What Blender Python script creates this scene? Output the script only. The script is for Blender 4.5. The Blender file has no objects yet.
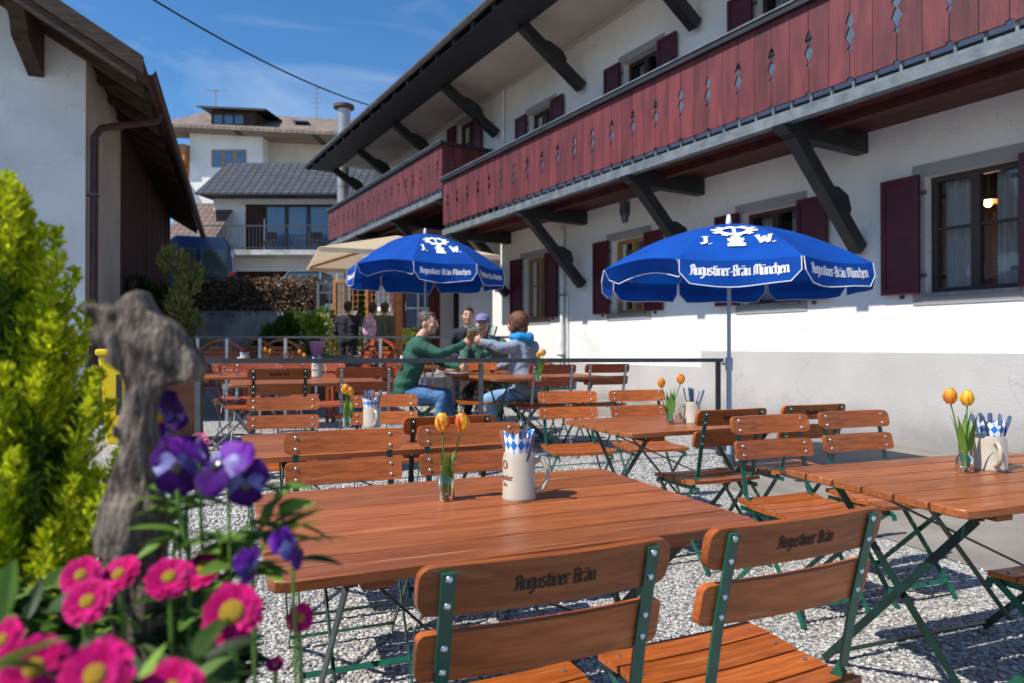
import bpy, bmesh, math, random
from math import sin, cos, pi, radians, sqrt, atan2
from mathutils import Vector as V, Matrix, noise
random.seed(11)
S = bpy.context.scene; C = S.collection
FPX = 683.0; HY = 346.0; CAMZ = 1.2
def at(px, py, Y):
    return V(((px-512)/FPX*Y, Y, CAMZ+(HY-py)/FPX*Y))
def smooth(a, b, x):
    t = max(0, min(1, (x-a)/(b-a))); return t*t*(3-2*t)
def G0(x, y):
    return 0.055*max(0, min(y, 19)-7)
TA = radians(23.8)
def onterrace(x, y):
    return x < 2.12 and ((x-2.0)*-sin(TA)+(y-6.5)*cos(TA)) > 0
def G(x, y):
    g = G0(x, y)
    return max(g, 0.17) if onterrace(x, y) else g
# ---------------------------------------------------------------- materials
def mat(name, col, rough=0.6, col2=None, scale=8.0, stretch=(1,1,1), bump=0.0, bscale=None, metal=0.0, island=0.0, detail=4.0,
        spec=0.5, ramp=(0.35, 0.65), trans=0.0, coat=0.0, rr=0.0, coords='Object', dist=0.0, sheen=0.0):
    m = bpy.data.materials.new(name); m.use_nodes = True
    nt = m.node_tree; N = nt.nodes; L = nt.links
    b = N['Principled BSDF']; out = N['Material Output']
    b.inputs['Roughness'].default_value = rough; b.inputs['Metallic'].default_value = metal
    b.inputs['Specular IOR Level'].default_value = spec
    b.inputs['Coat Weight'].default_value = coat
    b.inputs['Coat Roughness'].default_value = 0.15
    b.inputs['Sheen Weight'].default_value = sheen
    c1 = (*col, 1); c2 = (*(col2 or tuple(c*0.8 for c in col)), 1)
    tc = N.new('ShaderNodeTexCoord'); mp = N.new('ShaderNodeMapping'); mp.inputs['Scale'].default_value = stretch
    L.new(tc.outputs[coords], mp.inputs['Vector'])
    nz = N.new('ShaderNodeTexNoise'); nz.inputs['Scale'].default_value = scale; nz.inputs['Detail'].default_value = detail
    nz.inputs['Distortion'].default_value = dist
    L.new(mp.outputs[0], nz.inputs['Vector'])
    vec = mp.outputs[0]
    if island:
        ge = N.new('ShaderNodeNewGeometry'); ad = N.new('ShaderNodeVectorMath'); ad.operation = 'ADD'
        sc = N.new('ShaderNodeMath'); sc.operation = 'MULTIPLY'; sc.inputs[1].default_value = 37.0
        L.new(ge.outputs['Random Per Island'], sc.inputs[0]); L.new(mp.outputs[0], ad.inputs[0]); L.new(sc.outputs[0], ad.inputs[1])
        L.new(ad.outputs[0], nz.inputs['Vector'])
    rp = N.new('ShaderNodeMapRange'); rp.inputs['From Min'].default_value = ramp[0]; rp.inputs['From Max'].default_value = ramp[1]
    L.new(nz.outputs['Fac'], rp.inputs['Value'])
    mx = N.new('ShaderNodeMix'); mx.data_type = 'RGBA'; mx.inputs['A'].default_value = c1; mx.inputs['B'].default_value = c2
    L.new(rp.outputs[0], mx.inputs['Factor'])
    colout = mx.outputs['Result']
    if island:
        hs = N.new('ShaderNodeHueSaturation'); mr = N.new('ShaderNodeMapRange')
        mr.inputs['To Min'].default_value = 1-island; mr.inputs['To Max'].default_value = 1+island
        L.new(ge.outputs['Random Per Island'], mr.inputs['Value']); L.new(mr.outputs[0], hs.inputs['Value']); L.new(colout, hs.inputs['Color'])
        colout = hs.outputs[0]
    L.new(colout, b.inputs['Base Color'])
    if rr:
        m2 = N.new('ShaderNodeMapRange'); m2.inputs['To Min'].default_value = rough-rr; m2.inputs['To Max'].default_value = rough+rr
        L.new(nz.outputs['Fac'], m2.inputs['Value']); L.new(m2.outputs[0], b.inputs['Roughness'])
    if bump:
        n2 = N.new('ShaderNodeTexNoise'); n2.inputs['Scale'].default_value = bscale or scale*3; n2.inputs['Detail'].default_value = 3
        L.new(vec, n2.inputs['Vector']); bp = N.new('ShaderNodeBump'); bp.inputs['Strength'].default_value = bump; bp.inputs['Distance'].default_value = 0.01
        L.new(n2.outputs['Fac'], bp.inputs['Height']); L.new(bp.outputs[0], b.inputs['Normal'])
    if trans:
        t = N.new('ShaderNodeBsdfTranslucent'); ms = N.new('ShaderNodeMixShader'); ms.inputs[0].default_value = trans
        L.new(colout, t.inputs['Color']); L.new(b.outputs[0], ms.inputs[1]); L.new(t.outputs[0], ms.inputs[2]); L.new(ms.outputs[0], out.inputs['Surface'])
    return m
def glassmat(name, tint=(0.9,0.95,0.95), refl=0.12, alpha=0.85):
    m = bpy.data.materials.new(name); m.use_nodes = True; nt = m.node_tree; N = nt.nodes; L = nt.links
    for n in list(N):
        if n.type != 'OUTPUT_MATERIAL': N.remove(n)
    out = N['Material Output']; tr = N.new('ShaderNodeBsdfTransparent'); gl = N.new('ShaderNodeBsdfGlossy'); gl.inputs['Roughness'].default_value = 0.03
    tr.inputs[0].default_value = (*[c*alpha for c in tint], 1)
    fr = N.new('ShaderNodeFresnel'); fr.inputs[0].default_value = 1.5; ad = N.new('ShaderNodeMath'); ad.operation = 'ADD'; ad.inputs[1].default_value = refl
    L.new(fr.outputs[0], ad.inputs[0]); mx = N.new('ShaderNodeMixShader'); L.new(ad.outputs[0], mx.inputs[0]); L.new(tr.outputs[0], mx.inputs[1]); L.new(gl.outputs[0], mx.inputs[2])
    L.new(mx.outputs[0], out.inputs['Surface']); return m
def emit(name, col, s):
    m = bpy.data.materials.new(name); m.use_nodes = True; b = m.node_tree.nodes['Principled BSDF']
    b.inputs['Base Color'].default_value = (*col,1); b.inputs['Emission Color'].default_value = (*col,1); b.inputs['Emission Strength'].default_value = s
    return m
def tilemat(name, col, col2, sx, sy, axis_rows='z', bumpd=0.03, gap=(0.03,0.03,0.03), mortar=0.02):
    # rows of roof tiles: brick texture in object space (x along eave, y up slope)
    m = mat(name, col, 0.75, col2, 3.0); nt = m.node_tree; N = nt.nodes; L = nt.links; b = N['Principled BSDF']
    tc = N.new('ShaderNodeTexCoord'); uv = N.new('ShaderNodeMapping')
    L.new(tc.outputs['UV'], uv.inputs[0]); br = N.new('ShaderNodeTexBrick'); br.inputs['Scale'].default_value = 1.0
    br.inputs['Brick Width'].default_value = sx; br.inputs['Row Height'].default_value = sy; br.inputs['Mortar Size'].default_value = mortar; br.offset = 0.0
    br.inputs['Mortar Smooth'].default_value = 0.4
    br.inputs['Color1'].default_value = (*col,1); br.inputs['Color2'].default_value = (*col2,1); br.inputs['Mortar'].default_value = (*gap,1)
    L.new(uv.outputs[0], br.inputs['Vector']); nz = N.new('ShaderNodeTexNoise'); nz.inputs['Scale'].default_value = 1.2; nz.inputs['Detail'].default_value = 6
    L.new(tc.outputs['UV'], nz.inputs['Vector']); hs = N.new('ShaderNodeHueSaturation'); mr = N.new('ShaderNodeMapRange'); mr.inputs['To Min'].default_value = 0.5; mr.inputs['To Max'].default_value = 1.5
    L.new(nz.outputs['Fac'], mr.inputs[0]); L.new(mr.outputs[0], hs.inputs['Value']); L.new(br.outputs['Color'], hs.inputs['Color']); L.new(hs.outputs[0], b.inputs['Base Color'])
    bp = N.new('ShaderNodeBump'); bp.inputs['Distance'].default_value = bumpd; bp.invert = True; L.new(br.outputs['Fac'], bp.inputs['Height']); L.new(bp.outputs[0], b.inputs['Normal'])
    return m
M = {}
M['wood'] = mat('varnished_wood', (0.43,0.108,0.016), 0.42, (0.27,0.060,0.009), 5, (1.5,14,14), 0.12, 10, island=0.2, dist=0.6, rr=0.12, coat=0.05)
M['wood_t'] = mat('table_wood', (0.345,0.105,0.030), 0.40, (0.225,0.058,0.015), 4, (1.2,12,12), 0.12, 9, island=0.2, dist=0.9, rr=0.14, coat=0.10)
M['wood_r'] = mat('red_wood', (0.38,0.07,0.016), 0.5, (0.24,0.038,0.008), 5, (1.5,12,12), 0.1, 10, island=0.2, dist=0.6)
M['green'] = mat('green_paint', (0.004,0.105,0.062), 0.35, (0.008,0.075,0.045), 30, bump=0.05, coat=0.2)
M['dgreen'] = mat('dark_green_paint', (0.006,0.035,0.026), 0.4, (0.01,0.02,0.016), 20)
M['steel'] = mat('galvanised_steel', (0.42,0.44,0.46), 0.4, (0.3,0.32,0.34), 25, metal=0.7)
M['rivet'] = mat('rivet_metal', (0.7,0.7,0.72), 0.25, (0.55,0.55,0.56), 40, metal=0.9)
M['ink'] = mat('burnt_lettering', (0.02,0.012,0.008), 0.7)
M['plaster'] = mat('white_plaster', (0.82,0.81,0.79), 0.85, (0.70,0.69,0.67), 0.9, bump=0.5, bscale=38, detail=6)
M['plaster_l'] = mat('grey_plaster', (0.74,0.74,0.75), 0.9, (0.58,0.59,0.60), 0.9, bump=0.9, bscale=7, detail=8)
M['plaster_b'] = mat('beige_plaster', (0.62,0.57,0.48), 0.9, (0.50,0.45,0.37), 1.2, bump=0.4, bscale=20, detail=7)
M['soffit'] = mat('cream_soffit', (0.66,0.61,0.54), 0.8, (0.58,0.53,0.46), 1)
M['plinth'] = mat('grey_plinth', (0.50,0.475,0.46), 0.9, (0.43,0.41,0.395), 1.1, bump=0.4, bscale=60, detail=8)
M['surround'] = mat('grey_window_surround', (0.33,0.31,0.31), 0.85, (0.30,0.28,0.28), 3)
M['darkwood'] = mat('black_stained_timber', (0.022,0.024,0.028), 0.55, (0.012,0.013,0.015), 4, (1,1,1), 0.3, 40)
M['greybeam'] = mat('weathered_grey_beam', (0.17,0.19,0.21), 0.7, (0.09,0.11,0.125), 6, (1,1,1), 0.5, 30, detail=8)
M['redboard'] = mat('oxblood_boards', (0.160,0.030,0.033), 0.6, (0.080,0.014,0.017), 3, (3,3,0.5), 0.25, 30, island=0.22, detail=7, rr=0.1)
M['shutter'] = mat('burgundy_shutter', (0.085,0.006,0.016), 0.45, (0.06,0.004,0.011), 5)
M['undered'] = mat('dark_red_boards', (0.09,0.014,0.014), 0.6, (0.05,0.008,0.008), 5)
M['frame_d'] = mat('brown_window_frame', (0.045,0.022,0.014), 0.45, (0.03,0.014,0.01), 8)
M['frame_y'] = mat('ochre_window_frame', (0.38,0.20,0.07), 0.45, (0.3,0.15,0.05), 8)
M['glass'] = glassmat('window_glass', (0.85,0.88,0.9), 0.02, 0.9)
M['clear'] = glassmat('clear_glass', (0.93,0.97,0.95), 0.06, 0.95)
M['dark'] = mat('unlit_interior', (0.02,0.016,0.014), 0.9)  # near-black stands in for the shade of unlit insides
M['curtain'] = mat('net_curtain', (0.55,0.55,0.53), 0.9, (0.4,0.4,0.4), 10, (8,8,0.5))
M['gutter'] = mat('zinc_gutter', (0.25,0.26,0.27), 0.5, (0.17,0.17,0.18), 8, metal=0.4)
M['copper'] = mat('brown_copper_pipe', (0.085,0.035,0.028), 0.5, (0.055,0.022,0.02), 8, metal=0.3)
M['white'] = mat('white_paint', (0.78,0.78,0.78), 0.5)
M['oldwood'] = mat('weathered_timber', (0.075,0.045,0.028), 0.85, (0.028,0.018,0.012), 4, (1,1,6), 0.7, 25, island=0.35, detail=8)
M['barnwood'] = mat('brown_barn_boards', (0.06,0.022,0.012), 0.8, (0.03,0.011,0.007), 3, (6,6,0.4), 0.5, 20, island=0.3, detail=7)
M['greyroof'] = mat('weathered_roof_board', (0.16,0.15,0.14), 0.9, (0.07,0.065,0.06), 5, bump=0.5, bscale=30)
M['blue'] = mat('blue_canvas', (0.004,0.085,0.45), 0.8, (0.004,0.066,0.36), 3, bump=0.25, bscale=14, trans=0.28, spec=0.2)
M['print'] = mat('white_print', (0.8,0.8,0.82), 0.7, (0.74,0.74,0.78), 5)
M['beige'] = mat('beige_canvas', (0.74,0.60,0.42), 0.8, (0.68,0.54,0.37), 3, trans=0.35)
M['pole'] = mat('pale_blue_pole', (0.36,0.42,0.52), 0.4, (0.3,0.36,0.46), 10)
M['black'] = mat('black_plastic', (0.015,0.015,0.017), 0.5)
M['iron'] = mat('black_iron', (0.085,0.087,0.092), 0.5, (0.06,0.06,0.064), 12, metal=0.3)
M['stone'] = mat('salt_glazed_stoneware', (0.52,0.455,0.36), 0.3, (0.45,0.39,0.30), 6, bump=0.1, coat=0.4)
M['stem'] = mat('tulip_green', (0.10,0.22,0.03), 0.5, (0.17,0.30,0.05), 10, (1,1,0.3), trans=0.25)
M['tulipo'] = mat('orange_tulip', (0.78,0.12,0.03), 0.5, (0.90,0.60,0.04), 38, (1,1,.5), ramp=(.42,.56), trans=0.3)
M['tulipy'] = mat('yellow_tulip', (0.85,0.55,0.03), 0.5, (0.75,0.25,0.04), 9, trans=0.3)
M['bluesteel'] = mat('blue_handle', (0.04,0.075,0.17), 0.3, (0.10,0.14,0.24), 20)
M['cutsteel'] = mat('cutlery_steel', (0.6,0.6,0.62), 0.2, (0.5,0.5,0.5), 20, metal=0.9)
M['cuthandle'] = mat('brown_handle', (0.30,0.13,0.08), 0.4)
M['pebble'] = mat('grey_pebbles', (0.40,0.37,0.34), 0.8, (0.24,0.225,0.21), 6, island=0.55)
M['skin'] = mat('skin', (0.55,0.30,0.21), 0.5, (0.50,0.26,0.18), 20)
M['asphalt'] = mat('sunbleached_asphalt', (0.27,0.245,0.215), 0.9, (0.20,0.18,0.16), 2.5, bump=0.8, bscale=90, detail=10)
M['bark'] = mat('bark', (0.09,0.06,0.04), 0.9, (0.05,0.035,0.025), 20, (1,1,0.3), 0.6, 60)
def leafm(n, a, b, tr=0.3, isl=0.45): return mat(n, a, 0.55, b, 6, island=isl, trans=tr, spec=0.3)
M['leaf'] = leafm('green_leaves', (0.10,0.20,0.028), (0.045,0.10,0.014))
M['leaf_l'] = leafm('fresh_leaves', (0.16,0.27,0.04), (0.09,0.17,0.025))
M['leaf_y'] = leafm('yellow_green_leaves', (0.26,0.32,0.02), (0.14,0.21,0.015))
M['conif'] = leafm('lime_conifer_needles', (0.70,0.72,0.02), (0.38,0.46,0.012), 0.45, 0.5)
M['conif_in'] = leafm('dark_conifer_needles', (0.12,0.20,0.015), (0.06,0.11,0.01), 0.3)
M['leaf_b'] = leafm('bamboo_leaves', (0.34,0.32,0.10), (0.17,0.19,0.05))
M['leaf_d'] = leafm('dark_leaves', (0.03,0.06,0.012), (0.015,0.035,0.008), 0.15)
M['dry'] = leafm('dry_creeper', (0.30,0.20,0.125), (0.14,0.09,0.055), 0.1)
M['pink'] = mat('pink_petals', (0.46,0.0,0.085), 0.6, (0.62,0.012,0.20), 30, island=0.35, trans=0.22, spec=0.12)
M['pink2'] = mat('pale_pink_petals', (0.72,0.08,0.25), 0.5, (0.8,0.3,0.4), 30, island=0.3, trans=0.3)
M['disc'] = mat('yellow_disc', (0.75,0.48,0.01), 0.7, (0.6,0.32,0.01), 400, bump=1, bscale=900)
M['purple'] = mat('purple_petals', (0.070,0.005,0.16), 0.5, (0.028,0.002,0.07), 25, island=0.3, trans=0.25, spec=0.15)
M['violet'] = mat('violet_petals', (0.27,0.04,0.50), 0.5, (0.16,0.02,0.34), 25, trans=0.3, spec=0.15)
M['pale'] = mat('pale_violet_petals', (0.34,0.32,0.66), 0.5, (0.10,0.05,0.32), 60, trans=0.3)
M['drift'] = mat('grey_driftwood', (0.25,0.195,0.155), 0.9, (0.045,0.03,0.022), 16, (4.5,4.5,.9), 1.0, 60, detail=9, dist=1.2)
M['soil'] = mat('soil', (0.03,0.02,0.014), 0.95, bump=1)
M['yellow'] = mat('yellow_plastic', (0.80,0.55,0.0), 0.4, (0.75,0.5,0.0), 5)
M['terra'] = mat('brown_planter_clay', (0.36,0.17,0.10), 0.8, (0.28,0.12,0.07), 6, bump=0.3)
M['ochrewood'] = mat('honey_timber', (0.42,0.19,0.06), 0.6, (0.30,0.12,0.035), 6, (1,1,4), 0.2, 30, island=0.15)
M['vanblue'] = mat('dark_blue_van_paint', (0.008,0.03,0.12), 0.25, coat=0.6)
M['carblue'] = mat('silver_blue_car_paint', (0.18,0.24,0.30), 0.3, coat=0.6)
M['autoglass'] = mat('tinted_car_glass', (0.03,0.05,0.06), 0.08, spec=0.8)
M['red'] = mat('red_lamp', (0.5,0.01,0.02), 0.3)
M['rubber'] = mat('tyre_rubber', (0.02,0.02,0.02), 0.8)
M['concrete'] = mat('pale_concrete', (0.55,0.54,0.52), 0.9, (0.33,0.31,0.29), 2, bump=0.4)
M['boxwood'] = mat('grey_brown_planks', (0.20,0.13,0.08), 0.8, (0.12,0.075,0.045), 5, (1,1,8), 0.4, 25)
M['pinkpot'] = mat('pink_glazed_pot', (0.75,0.25,0.42), 0.35)
M['paper'] = mat('paper', (0.75,0.77,0.82), 0.7)
M['beer'] = mat('beer', (0.95,0.48,0.04), 0.15, (0.9,0.40,0.03), 5, trans=0.5)
M['foam'] = mat('beer_foam', (0.85,0.82,0.74), 0.8)
M['stainless'] = mat('stainless_flue', (0.55,0.50,0.46), 0.35, (0.42,0.36,0.32), 3, (1,1,0.4), metal=0.75)
M['rust'] = mat('rusty_cap', (0.12,0.06,0.045), 0.7)
M['wire'] = mat('black_cable', (0.02,0.02,0.02), 0.6)
M['roofdark'] = tilemat('dark_roof_tiles', (0.042,0.045,0.055), (0.058,0.06,0.072), 0.36, 0.42, bumpd=0.2, gap=(0.015,0.015,0.02), mortar=0.045)
M['rooftan'] = tilemat('tan_roof_tiles', (0.27,0.20,0.15), (0.19,0.14,0.11), 0.35, 0.5)
M['roofred2'] = tilemat('brown_red_roof_tiles', (0.20,0.12,0.09), (0.13,0.085,0.07), 0.28, 0.35)
M['roofred'] = tilemat('red_roof_tiles', (0.30,0.12,0.06), (0.20,0.08,0.045), 0.28, 0.35)
M['skyglass'] = mat('sky_painted_glass', (0.06,0.12,0.22), 0.06, (0.10,0.17,0.28), 1.5, spec=1.0)  # sky reflection painted in as a blue base colour
def worn(m, pale, amount=0.6, sc=(0.7,26,26)):
    nt = m.node_tree; N = nt.nodes; L = nt.links; b = N['Principled BSDF']; src = b.inputs['Base Color'].links[0].from_socket
    tc = N.new('ShaderNodeTexCoord'); ge = N.new('ShaderNodeNewGeometry'); mp = N.new('ShaderNodeMapping'); mp.inputs['Scale'].default_value = sc; L.new(tc.outputs['Object'],mp.inputs[0])
    oi = N.new('ShaderNodeObjectInfo'); ad = N.new('ShaderNodeVectorMath'); ad.operation = 'ADD'; sc_ = N.new('ShaderNodeMath'); sc_.operation = 'MULTIPLY'; sc_.inputs[1].default_value = 50; L.new(oi.outputs['Random'],sc_.inputs[0]); L.new(mp.outputs[0],ad.inputs[0]); L.new(sc_.outputs[0],ad.inputs[1])
    nz = N.new('ShaderNodeTexNoise'); nz.inputs['Scale'].default_value = 2.2; nz.inputs['Detail'].default_value = 6; L.new(ad.outputs[0],nz.inputs['Vector'])
    r = N.new('ShaderNodeMapRange'); r.inputs['From Min'].default_value = .64; r.inputs['From Max'].default_value = .74; r.inputs['To Max'].default_value = amount; L.new(nz.outputs['Fac'],r.inputs[0])
    hs = N.new('ShaderNodeHueSaturation'); vr = N.new('ShaderNodeMapRange'); vr.inputs['To Min'].default_value = .78; vr.inputs['To Max'].default_value = 1.22; L.new(oi.outputs['Random'],vr.inputs[0]); L.new(vr.outputs[0],hs.inputs['Value']); L.new(src,hs.inputs['Color'])
    mx = N.new('ShaderNodeMix'); mx.data_type = 'RGBA'; mx.inputs['B'].default_value = (*pale,1); L.new(r.outputs[0],mx.inputs['Factor']); L.new(hs.outputs[0],mx.inputs['A']); L.new(mx.outputs['Result'],b.inputs['Base Color'])
worn(M['wood_t'], (0.60,0.36,0.19), 0.7); worn(M['wood'], (0.48,0.24,0.10), 0.5, (0.7,30,30)); worn(M['wood_r'], (0.5,0.25,0.12), 0.4)
def splash(m, z0=.1, h=.42, dark=.62):
    nt = m.node_tree; N = nt.nodes; L = nt.links; b = N['Principled BSDF']; src = b.inputs['Base Color'].links[0].from_socket
    ge = N.new('ShaderNodeNewGeometry'); sp = N.new('ShaderNodeSeparateXYZ'); L.new(ge.outputs['Position'],sp.inputs[0]); nz = N.new('ShaderNodeTexNoise'); nz.inputs['Scale'].default_value = 3.5; nz.inputs['Detail'].default_value = 8; L.new(ge.outputs['Position'],nz.inputs['Vector'])
    ml = N.new('ShaderNodeMath'); ml.operation = 'MULTIPLY_ADD'; ml.inputs[1].default_value = -.55; L.new(nz.outputs['Fac'],ml.inputs[0]); L.new(sp.outputs[2],ml.inputs[2])
    mr = N.new('ShaderNodeMapRange'); mr.inputs['From Min'].default_value = z0-.25; mr.inputs['From Max'].default_value = z0+h-.25; mr.inputs['To Min'].default_value = dark; mr.inputs['To Max'].default_value = 1.0; L.new(ml.outputs[0],mr.inputs[0])
    # hairline cracks
    vo = N.new('ShaderNodeTexVoronoi'); vo.feature = 'DISTANCE_TO_EDGE'; vo.inputs['Scale'].default_value = .55; n2 = N.new('ShaderNodeTexNoise'); n2.inputs['Scale'].default_value = 2.5; n2.inputs['Detail'].default_value = 8
    L.new(ge.outputs['Position'],n2.inputs['Vector']); va = N.new('ShaderNodeVectorMath'); va.operation = 'ADD'; L.new(ge.outputs['Position'],va.inputs[0]); L.new(n2.outputs['Color'],va.inputs[1]); L.new(va.outputs[0],vo.inputs['Vector'])
    cr = N.new('ShaderNodeMapRange'); cr.inputs['From Max'].default_value = .0045; cr.inputs['To Min'].default_value = .80; L.new(vo.outputs['Distance'],cr.inputs[0]); mm = N.new('ShaderNodeMath'); mm.operation = 'MULTIPLY'; L.new(mr.outputs[0],mm.inputs[0]); L.new(cr.outputs[0],mm.inputs[1])
    hs = N.new('ShaderNodeHueSaturation'); L.new(mm.outputs[0],hs.inputs['Value']); L.new(src,hs.inputs['Color']); L.new(hs.outputs[0],b.inputs['Base Color'])
splash(M['plinth']); splash(M['plaster'],-5,.1,1.0); splash(M['plaster_l'],.2,.8,.75)
# ---- special materials
def gravelmat():
    m = bpy.data.materials.new('gravel'); m.use_nodes = True; nt = m.node_tree; N = nt.nodes; L = nt.links; b = N['Principled BSDF']; b.inputs['Roughness'].default_value = 0.9
    tc = N.new('ShaderNodeTexCoord'); vo = N.new('ShaderNodeTexVoronoi'); vo.inputs['Scale'].default_value = 62
    L.new(tc.outputs['Object'], vo.inputs['Vector']); rp = N.new('ShaderNodeValToRGB'); e = rp.color_ramp.elements
    e[0].color = (0.15,0.145,0.14,1); e[1].color = (0.68,0.66,0.63,1); e2 = e.new(0.5); e2.color = (0.46,0.445,0.425,1)
    sp = N.new('ShaderNodeSeparateColor'); L.new(vo.outputs['Color'], sp.inputs[0]); L.new(sp.outputs[0], rp.inputs[0])
    mr = N.new('ShaderNodeMapRange'); mr.inputs['From Min'].default_value = 0.35; mr.inputs['From Max'].default_value = 0.75; mr.inputs['To Min'].default_value = 1.0; mr.inputs['To Max'].default_value = 0.45
    L.new(vo.outputs['Distance'], mr.inputs[0]); hs = N.new('ShaderNodeHueSaturation'); L.new(rp.outputs[0], hs.inputs['Color']); L.new(mr.outputs[0], hs.inputs['Value'])
    L.new(hs.outputs[0], b.inputs['Base Color']); bp = N.new('ShaderNodeBump'); bp.invert = True; bp.inputs['Distance'].default_value = 0.012; bp.inputs['Strength'].default_value = 1.0
    L.new(vo.outputs['Distance'], bp.inputs['Height']); L.new(bp.outputs[0], b.inputs['Normal']); return m
M['gravel'] = gravelmat()
def napkinmat():
    m = bpy.data.materials.new('white_blue_lozenges'); m.use_nodes = True; nt = m.node_tree; N = nt.nodes; L = nt.links; b = N['Principled BSDF']; b.inputs['Roughness'].default_value = 0.8
    tc = N.new('ShaderNodeTexCoord'); mp = N.new('ShaderNodeMapping'); L.new(tc.outputs['UV'], mp.inputs[0])
    mp.inputs['Rotation'].default_value = (0,0,radians(45)); mp.inputs['Scale'].default_value = (1,1,1)
    ch = N.new('ShaderNodeTexChecker'); ch.inputs['Scale'].default_value = 1.0; ch.inputs['Color1'].default_value = (0.8,0.82,0.85,1); ch.inputs['Color2'].default_value = (0.01,0.20,0.62,1)
    L.new(mp.outputs[0], ch.inputs['Vector']); L.new(ch.outputs[0], b.inputs['Base Color']); return m
M['napkin'] = napkinmat()
# ---------------------------------------------------------------- mesh builder
class MB:
    def __init__(s): s.v = []; s.f = []; s.uv = {}; s.mi = []; s.cur = 0
    def add(s, vs, fs, uvs=None):
        o = len(s.v); s.v += [V(p) for p in vs]
        for k, f in enumerate(fs):
            if uvs: s.uv[len(s.f)] = [uvs[i] for i in f]
            s.f.append([i+o for i in f]); s.mi.append(s.cur)
        return s
    def box(s, a, b, R=None):
        (x0,y0,z0),(x1,y1,z1) = a, b
        p = [V((x,y,z)) for z in (z0,z1) for y in (y0,y1) for x in (x0,x1)]
        if R is not None: p = [R@q for q in p]
        return s.add(p, [(0,2,3,1),(4,5,7,6),(0,1,5,4),(2,6,7,3),(0,4,6,2),(1,3,7,5)])
    def fbox(s, F, t0,t1,w0,w1,z0,z1):
        p = [F(t,w,z) for z in (z0,z1) for w in (w0,w1) for t in (t0,t1)]
        return s.add(p, [(0,2,3,1),(4,5,7,6),(0,1,5,4),(2,6,7,3),(0,4,6,2),(1,3,7,5)])
    def bar(s, p0, p1, w, h, up=(0,0,1)):
        p0, p1 = V(p0), V(p1); d = (p1-p0).normalized(); u = V(up)
        sd = d.cross(u)
        if sd.length < 1e-3: sd = d.cross(V((1,0,0)))
        sd.normalize(); u = sd.cross(d).normalized()
        p = [q+sd*a*w/2+u*b*h/2 for q in (p0,p1) for a,b in ((-1,-1),(1,-1),(1,1),(-1,1))]
        return s.add(p, [(0,1,2,3),(7,6,5,4),(0,4,5,1),(1,5,6,2),(2,6,7,3),(3,7,4,0)])
    def tube(s, pts, r, n=8, cap=True):
        pts = [V(p) for p in pts]; rs = r if isinstance(r,(list,tuple)) else [r]*len(pts)
        vs = []; ref = None
        for i,p in enumerate(pts):
            d = (pts[min(i+1,len(pts)-1)]-pts[max(i-1,0)]).normalized()
            if ref is None: ref = d.orthogonal().normalized()
            ref = (ref-d*ref.dot(d)); ref = ref.normalized() if ref.length>1e-5 else d.orthogonal().normalized()
            b = d.cross(ref)
            for k in range(n):
                a = 2*pi*k/n; vs.append(p+(ref*cos(a)+b*sin(a))*rs[i])
        fs = [(i*n+k, i*n+(k+1)%n, (i+1)*n+(k+1)%n, (i+1)*n+k) for i in range(len(pts)-1) for k in range(n)]
        if cap: fs += [tuple(range(n-1,-1,-1)), tuple((len(pts)-1)*n+k for k in range(n))]
        return s.add(vs, fs)
    def lathe(s, prof, n=24, c=(0,0,0), R=None):
        vs = []; c = V(c)
        for (r,z) in prof:
            for k in range(n):
                q = V((r*cos(2*pi*k/n), r*sin(2*pi*k/n), z)); vs.append(c+(R@q if R is not None else q))
        fs = [(i*n+k, i*n+(k+1)%n, (i+1)*n+(k+1)%n, (i+1)*n+k) for i in range(len(prof)-1) for k in range(n)]
        uvs = [(k/n, prof[i][1]) for i in range(len(prof)) for k in range(n)]
        fs += [tuple(range(n-1,-1,-1)), tuple((len(prof)-1)*n+k for k in range(n))]
        return s.add(vs, fs, uvs)
    def ball(s, c, r, n=8, m=6, sc=(1,1,1), R=None):
        c = V(c); vs = []
        for i in range(1,m):
            a = pi*i/m
            for k in range(n):
                q = V((r*sin(a)*cos(2*pi*k/n)*sc[0], r*sin(a)*sin(2*pi*k/n)*sc[1], r*cos(a)*sc[2])); vs.append(c+(R@q if R is not None else q))
        for z in (1,-1):
            q = V((0,0,z*r*sc[2])); vs.append(c+(R@q if R is not None else q))
        t = len(vs)-2; b = t+1
        fs = [(i*n+k, (i+1)*n+k, (i+1)*n+(k+1)%n, i*n+(k+1)%n) for i in range(m-2) for k in range(n)]
        fs += [(t, k, (k+1)%n) for k in range(n)] + [(b, (m-2)*n+(k+1)%n, (m-2)*n+k) for k in range(n)]
        return s.add(vs, fs)
    def prism(s, poly, ext, base=(0,0,0), ax=(1,0,0), ay=(0,0,1)):
        ax, ay, base = V(ax), V(ay), V(base); e = V(ext); n = len(poly)
        p = [base+ax*a+ay*b for a,b in poly]; p2 = [q+e for q in p]
        return s.add(p+p2, [tuple(range(n)), tuple(range(2*n-1,n-1,-1))]+[(i,(i+1)%n+0,(i+1)%n+n,i+n) for i in range(n)])
    def quad(s, a,b,c,d, uv=None): return s.add([a,b,c,d], [(0,1,2,3)], uv)
    def leaf(s, p, d, w, l, bend=0.2):
        d = V(d).normalized(); sd = d.cross(V((random.gauss(0,1),random.gauss(0,1),random.gauss(0,1))))
        if sd.length < 1e-4: sd = d.orthogonal()
        sd.normalize(); n = d.cross(sd); p = V(p)
        return s.add([p, p+d*l*0.45+sd*w/2+n*bend*w, p+d*l-n*bend*l*0.4, p+d*l*0.45-sd*w/2+n*bend*w], [(0,1,2),(0,2,3)])
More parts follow.
